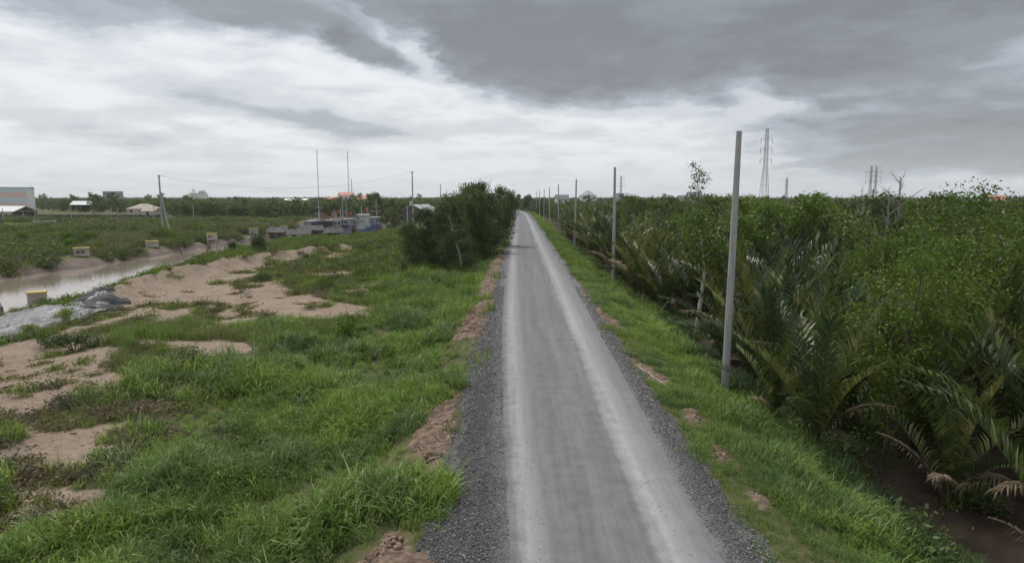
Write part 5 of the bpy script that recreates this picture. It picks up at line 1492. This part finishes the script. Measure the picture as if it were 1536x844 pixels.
for d, x, y in cand:
    tn = TN(x, y)
    if tn > .545 - .0009 * d and x > 12.5 + .05 * y and pr.uniform() < .42 and d > 50:
        trees_mid.append((d, x, y)); continue
    if cnt < 64:
        dn = int(pr.integers(1, 5)); sc_ = pr.uniform(.66, 1.0); near_palm(x, y, sc_, '%swater palm with %s, %s' % (zone(x, y, sc_)[0], ('one dead leaf', 'two dead leaves', 'three dead leaves', 'four dead leaves')[dn - 1], zone(x, y)[1]), 'water palms right of the road', nf=10, dead=dn, young=int(pr.uniform() < .15), seed=100 + cnt)
    elif cnt < 290:
        sc_ = float(pr.uniform(.68, 1.06)); o = link('water_palm', PALMS[cnt % 8], None, (x, y, gz(x, y) - .05), (0, 0, pr.uniform(0, 6.28)), sc_)
        tag(o, '%s%s water palm %s' % (zone(x, y, sc_)[0], ('green', 'olive', 'dark', 'olive')[(70 + cnt % 8) % 4], zone(x, y)[1]), 'palm', 'water palms right of the road')
    else: far_palm.append((x, y))
    cnt += 1
if far_palm:
    fx, fy = np.array(far_palm).T
    scatter('distant_palms', PALMS, fx, fy, ground_z(fx, fy), pr.uniform(.7, 1.05, len(fx)), label='distant mass of water palms behind the nearer ones', tilt=.03)

# ---- leafy trees among the palms
MANG = [tree_meshes('mangrove', 300 + k, 7.6, 2.6, .12, .16, 12000, .125, .55, .1, 15, 6, .7, .07, .115, 2) for k in range(2)]
MIDT = [tree_meshes('swamp', 320 + k, 7.4, 2.4, .11, .25, 3000, .26, .5, .15, 12, 5, .7, .08, .15, 1 + k % 2) for k in range(4)]
MIDF = [tree_meshes('skyline', 330 + k, 7.4, 2.4, .11, .25, 900, .46, .5, .15, 8, 2, .7, .08, .17) for k in range(4)]
THIN = tree_meshes('thin', 340, 11.6, 1.15, .10, .45, 900, .22, .5, .1, 15, 3, .9, .05, .18)
LEAN = tree_meshes('lean', 345, 7.6, 1.7, .17, .58, 2600, .20, .5, .1, 11, 4, .7, .10, .22)
BAREW = [tree_meshes('bare', 350 + k, 10.2, 2.3, .24, .35, 0, .1, .5, 0, 16, 7, 1.0, .06, .2, 2) for k in range(2)]
T_ = tree
T_('mangrove_tree', MANG[0], (12.5, 20.9, gz(12.5, 20.9)), M_WOOD, M_LEAF, 'bright green leafy tree with a bent brown trunk above the dark mud', rot=1.0, scl=.88)
T_('mangrove_tree', MANG[1], (14.6, 22.6, gz(14.6, 22.6)), M_WOOD, M_LEAF, 'leafy tree just right of the bent brown trunk, before the tallest one', rot=3.3, scl=.92)
T_('mangrove_tree', MANG[1], (16.0, 25.0, gz(16, 25)), M_WOOD, M_LEAF, 'tallest bright green leafy tree, standing behind the bent trunk', rot=2.2, scl=1.16)
T_('mangrove_tree', MANG[0], (20.0, 27.5, gz(20, 27.5)), M_WOOD, M_LEAF, 'bright green leafy tree at the right edge of the picture', rot=4.0, scl=1.12)
T_('mangrove_tree', MANG[1], (19.0, 33.0, gz(19, 33)), M_WOOD, M_LEAF, 'green leafy tree just behind the tallest bright one', rot=.2, scl=1.0)
T_('leaning_tree', LEAN, (11.2, 39.8, gz(11.2, 39.8)), M_PALEWOOD, M_LEAF, 'slim tree with a pale crooked bare trunk left of the nearest pole', rot=2.0, tilt=-.05)
T_('thin_tree', THIN, (17.0, 60.0, gz(17, 60)), M_WOOD, M_LEAFO, 'thin sparse tree rising above the canopy left of the nearest pole', rot=1.0, scl=1.0)
T_('bare_tree', BAREW[0], (26.6, 45.0, gz(26.6, 45)), M_DEADWOOD, M_LEAF, 'bare dead tree with grey twigs rising above the canopy on the right')
T_('bare_tree', BAREW[1], (29.5, 56.0, gz(29.5, 56)), M_DEADWOOD, M_LEAF, 'second bare dead tree, behind and left of the larger one', scl=.92)
T_('bare_tree', BAREW[1], (25.0, 33.5, gz(25, 33.5)), M_PALEWOOD, M_LEAF, 'pale dead tree with forked stems at the right edge', scl=.66)
trees_mid.sort()
mats_r = [M_LEAF, M_LEAFO, M_LEAFD, M_LEAFO, M_LEAF]
for i, (d, x, y) in enumerate(trees_mid[:150]):
    ts_ = float(pr.uniform(.82, 1.14))
    T_('swamp_tree', MIDT[i % 4], (x, y, gz(x, y)), M_WOOD, mats_r[i % 5], ('bright green', 'olive', 'dark', 'dull olive', 'fresh green')[i % 5] + ' tree among the palms ' + zone(x, y)[1] + (', low' if ts_ < .9 else ', tall' if ts_ > 1.05 else ''), 'tree', 'leafy trees among the palms', scl=ts_)

T_('bare_tree', BAREW[1], (24.9, 44.0, gz(24.9, 44)), M_DEADWOOD, M_LEAF, 'third bare dead tree, just left of the larger grey one', scl=.9)
sky_r = random.Random(41)
for i in range(44):
    y = sky_r.uniform(120, 430); x = y * sky_r.uniform(.05, .80) + 12
    T_('tall_tree', MIDF[i % 4], (x, y, gz(x, y)), M_WOOD, (M_LEAFD, M_LEAFO)[i % 2], ('dark', 'olive')[i % 2] + ' tree breaking the skyline ' + ('between the far poles and second pole' if x < .16 * y else 'between the second and first poles' if x < .33 * y else 'around the largest pylon' if x < .5 * y else 'toward the right edge') + (', far' if y > 260 else ''), 'tree', 'trees on the right skyline', scl=sky_r.uniform(.98, 1.22))
for i in range(16):
    y = sky_r.uniform(260, 560); x = -y * sky_r.uniform(.14, .78)
    T_('tall_tree', MIDF[i % 4], (x, y, gz(x, y)), M_WOOD, (M_LEAFD, M_LEAFO)[i % 2], ('dark', 'olive')[i % 2] + ' tree breaking the left skyline ' + ('left of the propped pole' if x < -.56 * y else 'between the propped pole and the masts' if x < -.33 * y else 'near the red roofs'), 'tree', 'trees on the left skyline', scl=sky_r.uniform(1.0, 1.25))

# ---- the wooded plain to the horizon: reads as one mass
FARP = []
for k in range(7):
    mt = [M_LEAFD, M_LEAFO, M_LEAFD, M_LEAF, M_LEAFD, M_LEAFO, M_LEAFO][k]
    w_, l_ = tree_meshes('far', 500 + k, 6.8, 2.6, .13, .14, 420, .75, .55, .1, 9, 2, .6, .05, .25)
    FARP.append(with_mat(l_, mt))


def wood_points(seed, rmin, rmax, a0, a1, n, keep):
    r = np.random.default_rng(seed); ra = np.exp(r.uniform(math.log(rmin), math.log(rmax), n)); an = r.uniform(a0, a1, n)
    x = ra * np.sin(an); y = ra * np.cos(an); k = keep(x, y); return x[k], y[k], r


x, y, r = wood_points(1, 112, 2600, .02, .80, 7500, lambda x, y: (x > 11.5 + road_shift(y)) & ((y > 128) | (x > .78 * y)))
d = np.hypot(x, y)
scatter('far_woodland', FARP, x, y, ground_z(x, y) - .2, r.uniform(.55, .86, len(x)) * (1 + .20 * (r.uniform(size=len(x)) > .93)), tilt=.04, label='dense dark woodland stretching to the horizon on the right')
VILL = [(-420, 300), (-104, 128), (-104, 200), (-150, 272), (-260, 345), (-420, 400)]
x, y, r = wood_points(2, 150, 2800, -.82, .0, 9000, lambda x, y: (river_d(x, y) > 5) & (x < -7 + road_shift(y)) & ~inpoly(x, y, VILL) & ((np.hypot(x, y) > 215 + 30 * vnoise(x * .03, y * .03, 3)) | ((y > 250) & (x > -33))) & ~inpoly(x, y, [(-62, 195), (-26, 195), (-26, 250), (-62, 250)]))
d = np.hypot(x, y)
scatter('far_mangrove_forest', FARP, x, y, ground_z(x, y) - .2, r.uniform(.52, .84, len(x)) * (1 + .25 * (r.uniform(size=len(x)) > .94)), tilt=.04, label='flat dark mangrove forest stretching to the horizon on the left')

# ------------------------------------------------------------------ loose stones and clods
def rock(name, seed, mat, flat=.7):
    rng = np.random.default_rng(seed)
    ph = (1 + 5 ** .5) / 2
    v = np.array([(-1, ph, 0), (1, ph, 0), (-1, -ph, 0), (1, -ph, 0), (0, -1, ph), (0, 1, ph), (0, -1, -ph), (0, 1, -ph), (ph, 0, -1), (ph, 0, 1), (-ph, 0, -1), (-ph, 0, 1)], float) / 1.9
    f = np.array([(0, 11, 5), (0, 5, 1), (0, 1, 7), (0, 7, 10), (0, 10, 11), (1, 5, 9), (5, 11, 4), (11, 10, 2), (10, 7, 6), (7, 1, 8), (3, 9, 4), (3, 4, 2), (3, 2, 6), (3, 6, 8), (3, 8, 9), (4, 9, 5), (2, 4, 11), (6, 2, 10), (8, 6, 7), (9, 8, 1)])
    v = v * rng.uniform(.65, 1.2, (12, 1)) * np.array([1, rng.uniform(.6, 1), flat * rng.uniform(.7, 1)])
    return np_mesh(name, v, [f], [mat])


def stonemat(name, stops):
    m, nt, b, _ = newmat(name); oi = nt.nodes.new('ShaderNodeObjectInfo')
    nt.links.new(ramp_node(nt, oi.outputs['Random'], stops), b.inputs['Base Color']); b.inputs['Roughness'].default_value = .9; return m


M_STONE = stonemat('gravel_stone', [(0, (.060, .058, .058)), (.45, (.135, .132, .132)), (.85, (.22, .215, .21)), (1, (.36, .355, .345))])
M_CLOD = stonemat('earth_clod', [(0, (.10, .065, .045)), (.5, (.19, .13, .095)), (1, (.34, .25, .19))])
r = np.random.default_rng(901)
n = 90000
y = np.exp(r.uniform(math.log(9.5), math.log(46), n)); u = np.where(r.uniform(size=n) < .5, r.uniform(-2.5, -.1, n), r.uniform(3.5, 5.2, n))
x = u; L_, R_ = road_edges(y)
k = in_view(x, y) & (((x < L_ + .05) & (x > -2.0 + (fbm(x * 1.3, y * 1.3, 71, 4) - .5))) | ((x > R_ - .05) & (x < 4.55 + (fbm(x * 1.3, y * 1.3, 71, 4) - .5) * .8))) & ~inany(x, y, DIRT, .35, 1.5, 60)
x, y = x[k], y[k]
scatter('loose_gravel', [rock('stone', 910 + i, M_STONE) for i in range(5)], x, y, ground_z(x, y) + .052, np.exp(r.normal(math.log(.0155), .38, len(x))) * np.clip(y / 18, .85, 1.6), tilt=.8, label='loose dark grey gravel along both edges of the road')
n = 34000
y = np.exp(r.uniform(math.log(9.5), math.log(90), n)); x = np.where(r.uniform(size=n) < .65, r.uniform(-3.9, -1.2, n), r.uniform(4.0, 6, n))
k = inany(x, y, DIRT, .45, 1.5, 60); x, y = x[k], y[k]
scatter('earth_clods', [rock('clod', 930 + i, M_CLOD, .8) for i in range(5)], x, y, ground_z(x, y) + .01, np.minimum(np.exp(r.normal(math.log(.022), .75, len(x))), .075), tilt=.6, label='brown clods of broken earth at the road edges')

n = 9000
y = np.exp(r.uniform(math.log(14), math.log(90), n)); x = r.uniform(-31, -9, n)
k = inany(x, y, BARE) & in_view(x, y) & (fbm(x * .8, y * .8, 171, 3) > .45); x, y = x[k], y[k]
scatter('sand_clods', [rock('sand_clod', 950 + i, M_CLOD, .6) for i in range(4)], x, y, ground_z(x, y), np.minimum(np.exp(r.normal(math.log(.03), .6, len(x))), .11), tilt=.5, label='small dark clods strewn over the bare sand')
n = 2600
y = np.exp(r.uniform(math.log(9.5), math.log(34), n)); L_, R_ = road_edges(y); x = L_ + (R_ - L_) * r.uniform(0, 1, n)
scatter('road_stones', [rock('road_stone', 960 + i, M_STONE) for i in range(4)], x, y, ground_z(x, y) + .055, np.exp(r.normal(math.log(.010), .35, n)), tilt=.6, label='loose stones lying on the road surface')

# ------------------------------------------------------------------ haze
hm = bpy.data.materials.new('thin_haze'); hm.use_nodes = True; nt = hm.node_tree; nt.nodes.clear()
ho = nt.nodes.new('ShaderNodeOutputMaterial'); pv = nt.nodes.new('ShaderNodeVolumePrincipled')
pv.inputs['Color'].default_value = (.86, .90, .95, 1); pv.inputs['Density'].default_value = .00012; pv.inputs['Anisotropy'].default_value = .2
nt.links.new(pv.outputs[0], ho.inputs['Volume'])
tag(link('haze', MB().box(-3750, 3750, -3750, 3750, -6, 75).mesh('haze', hm)), kind='stuff')
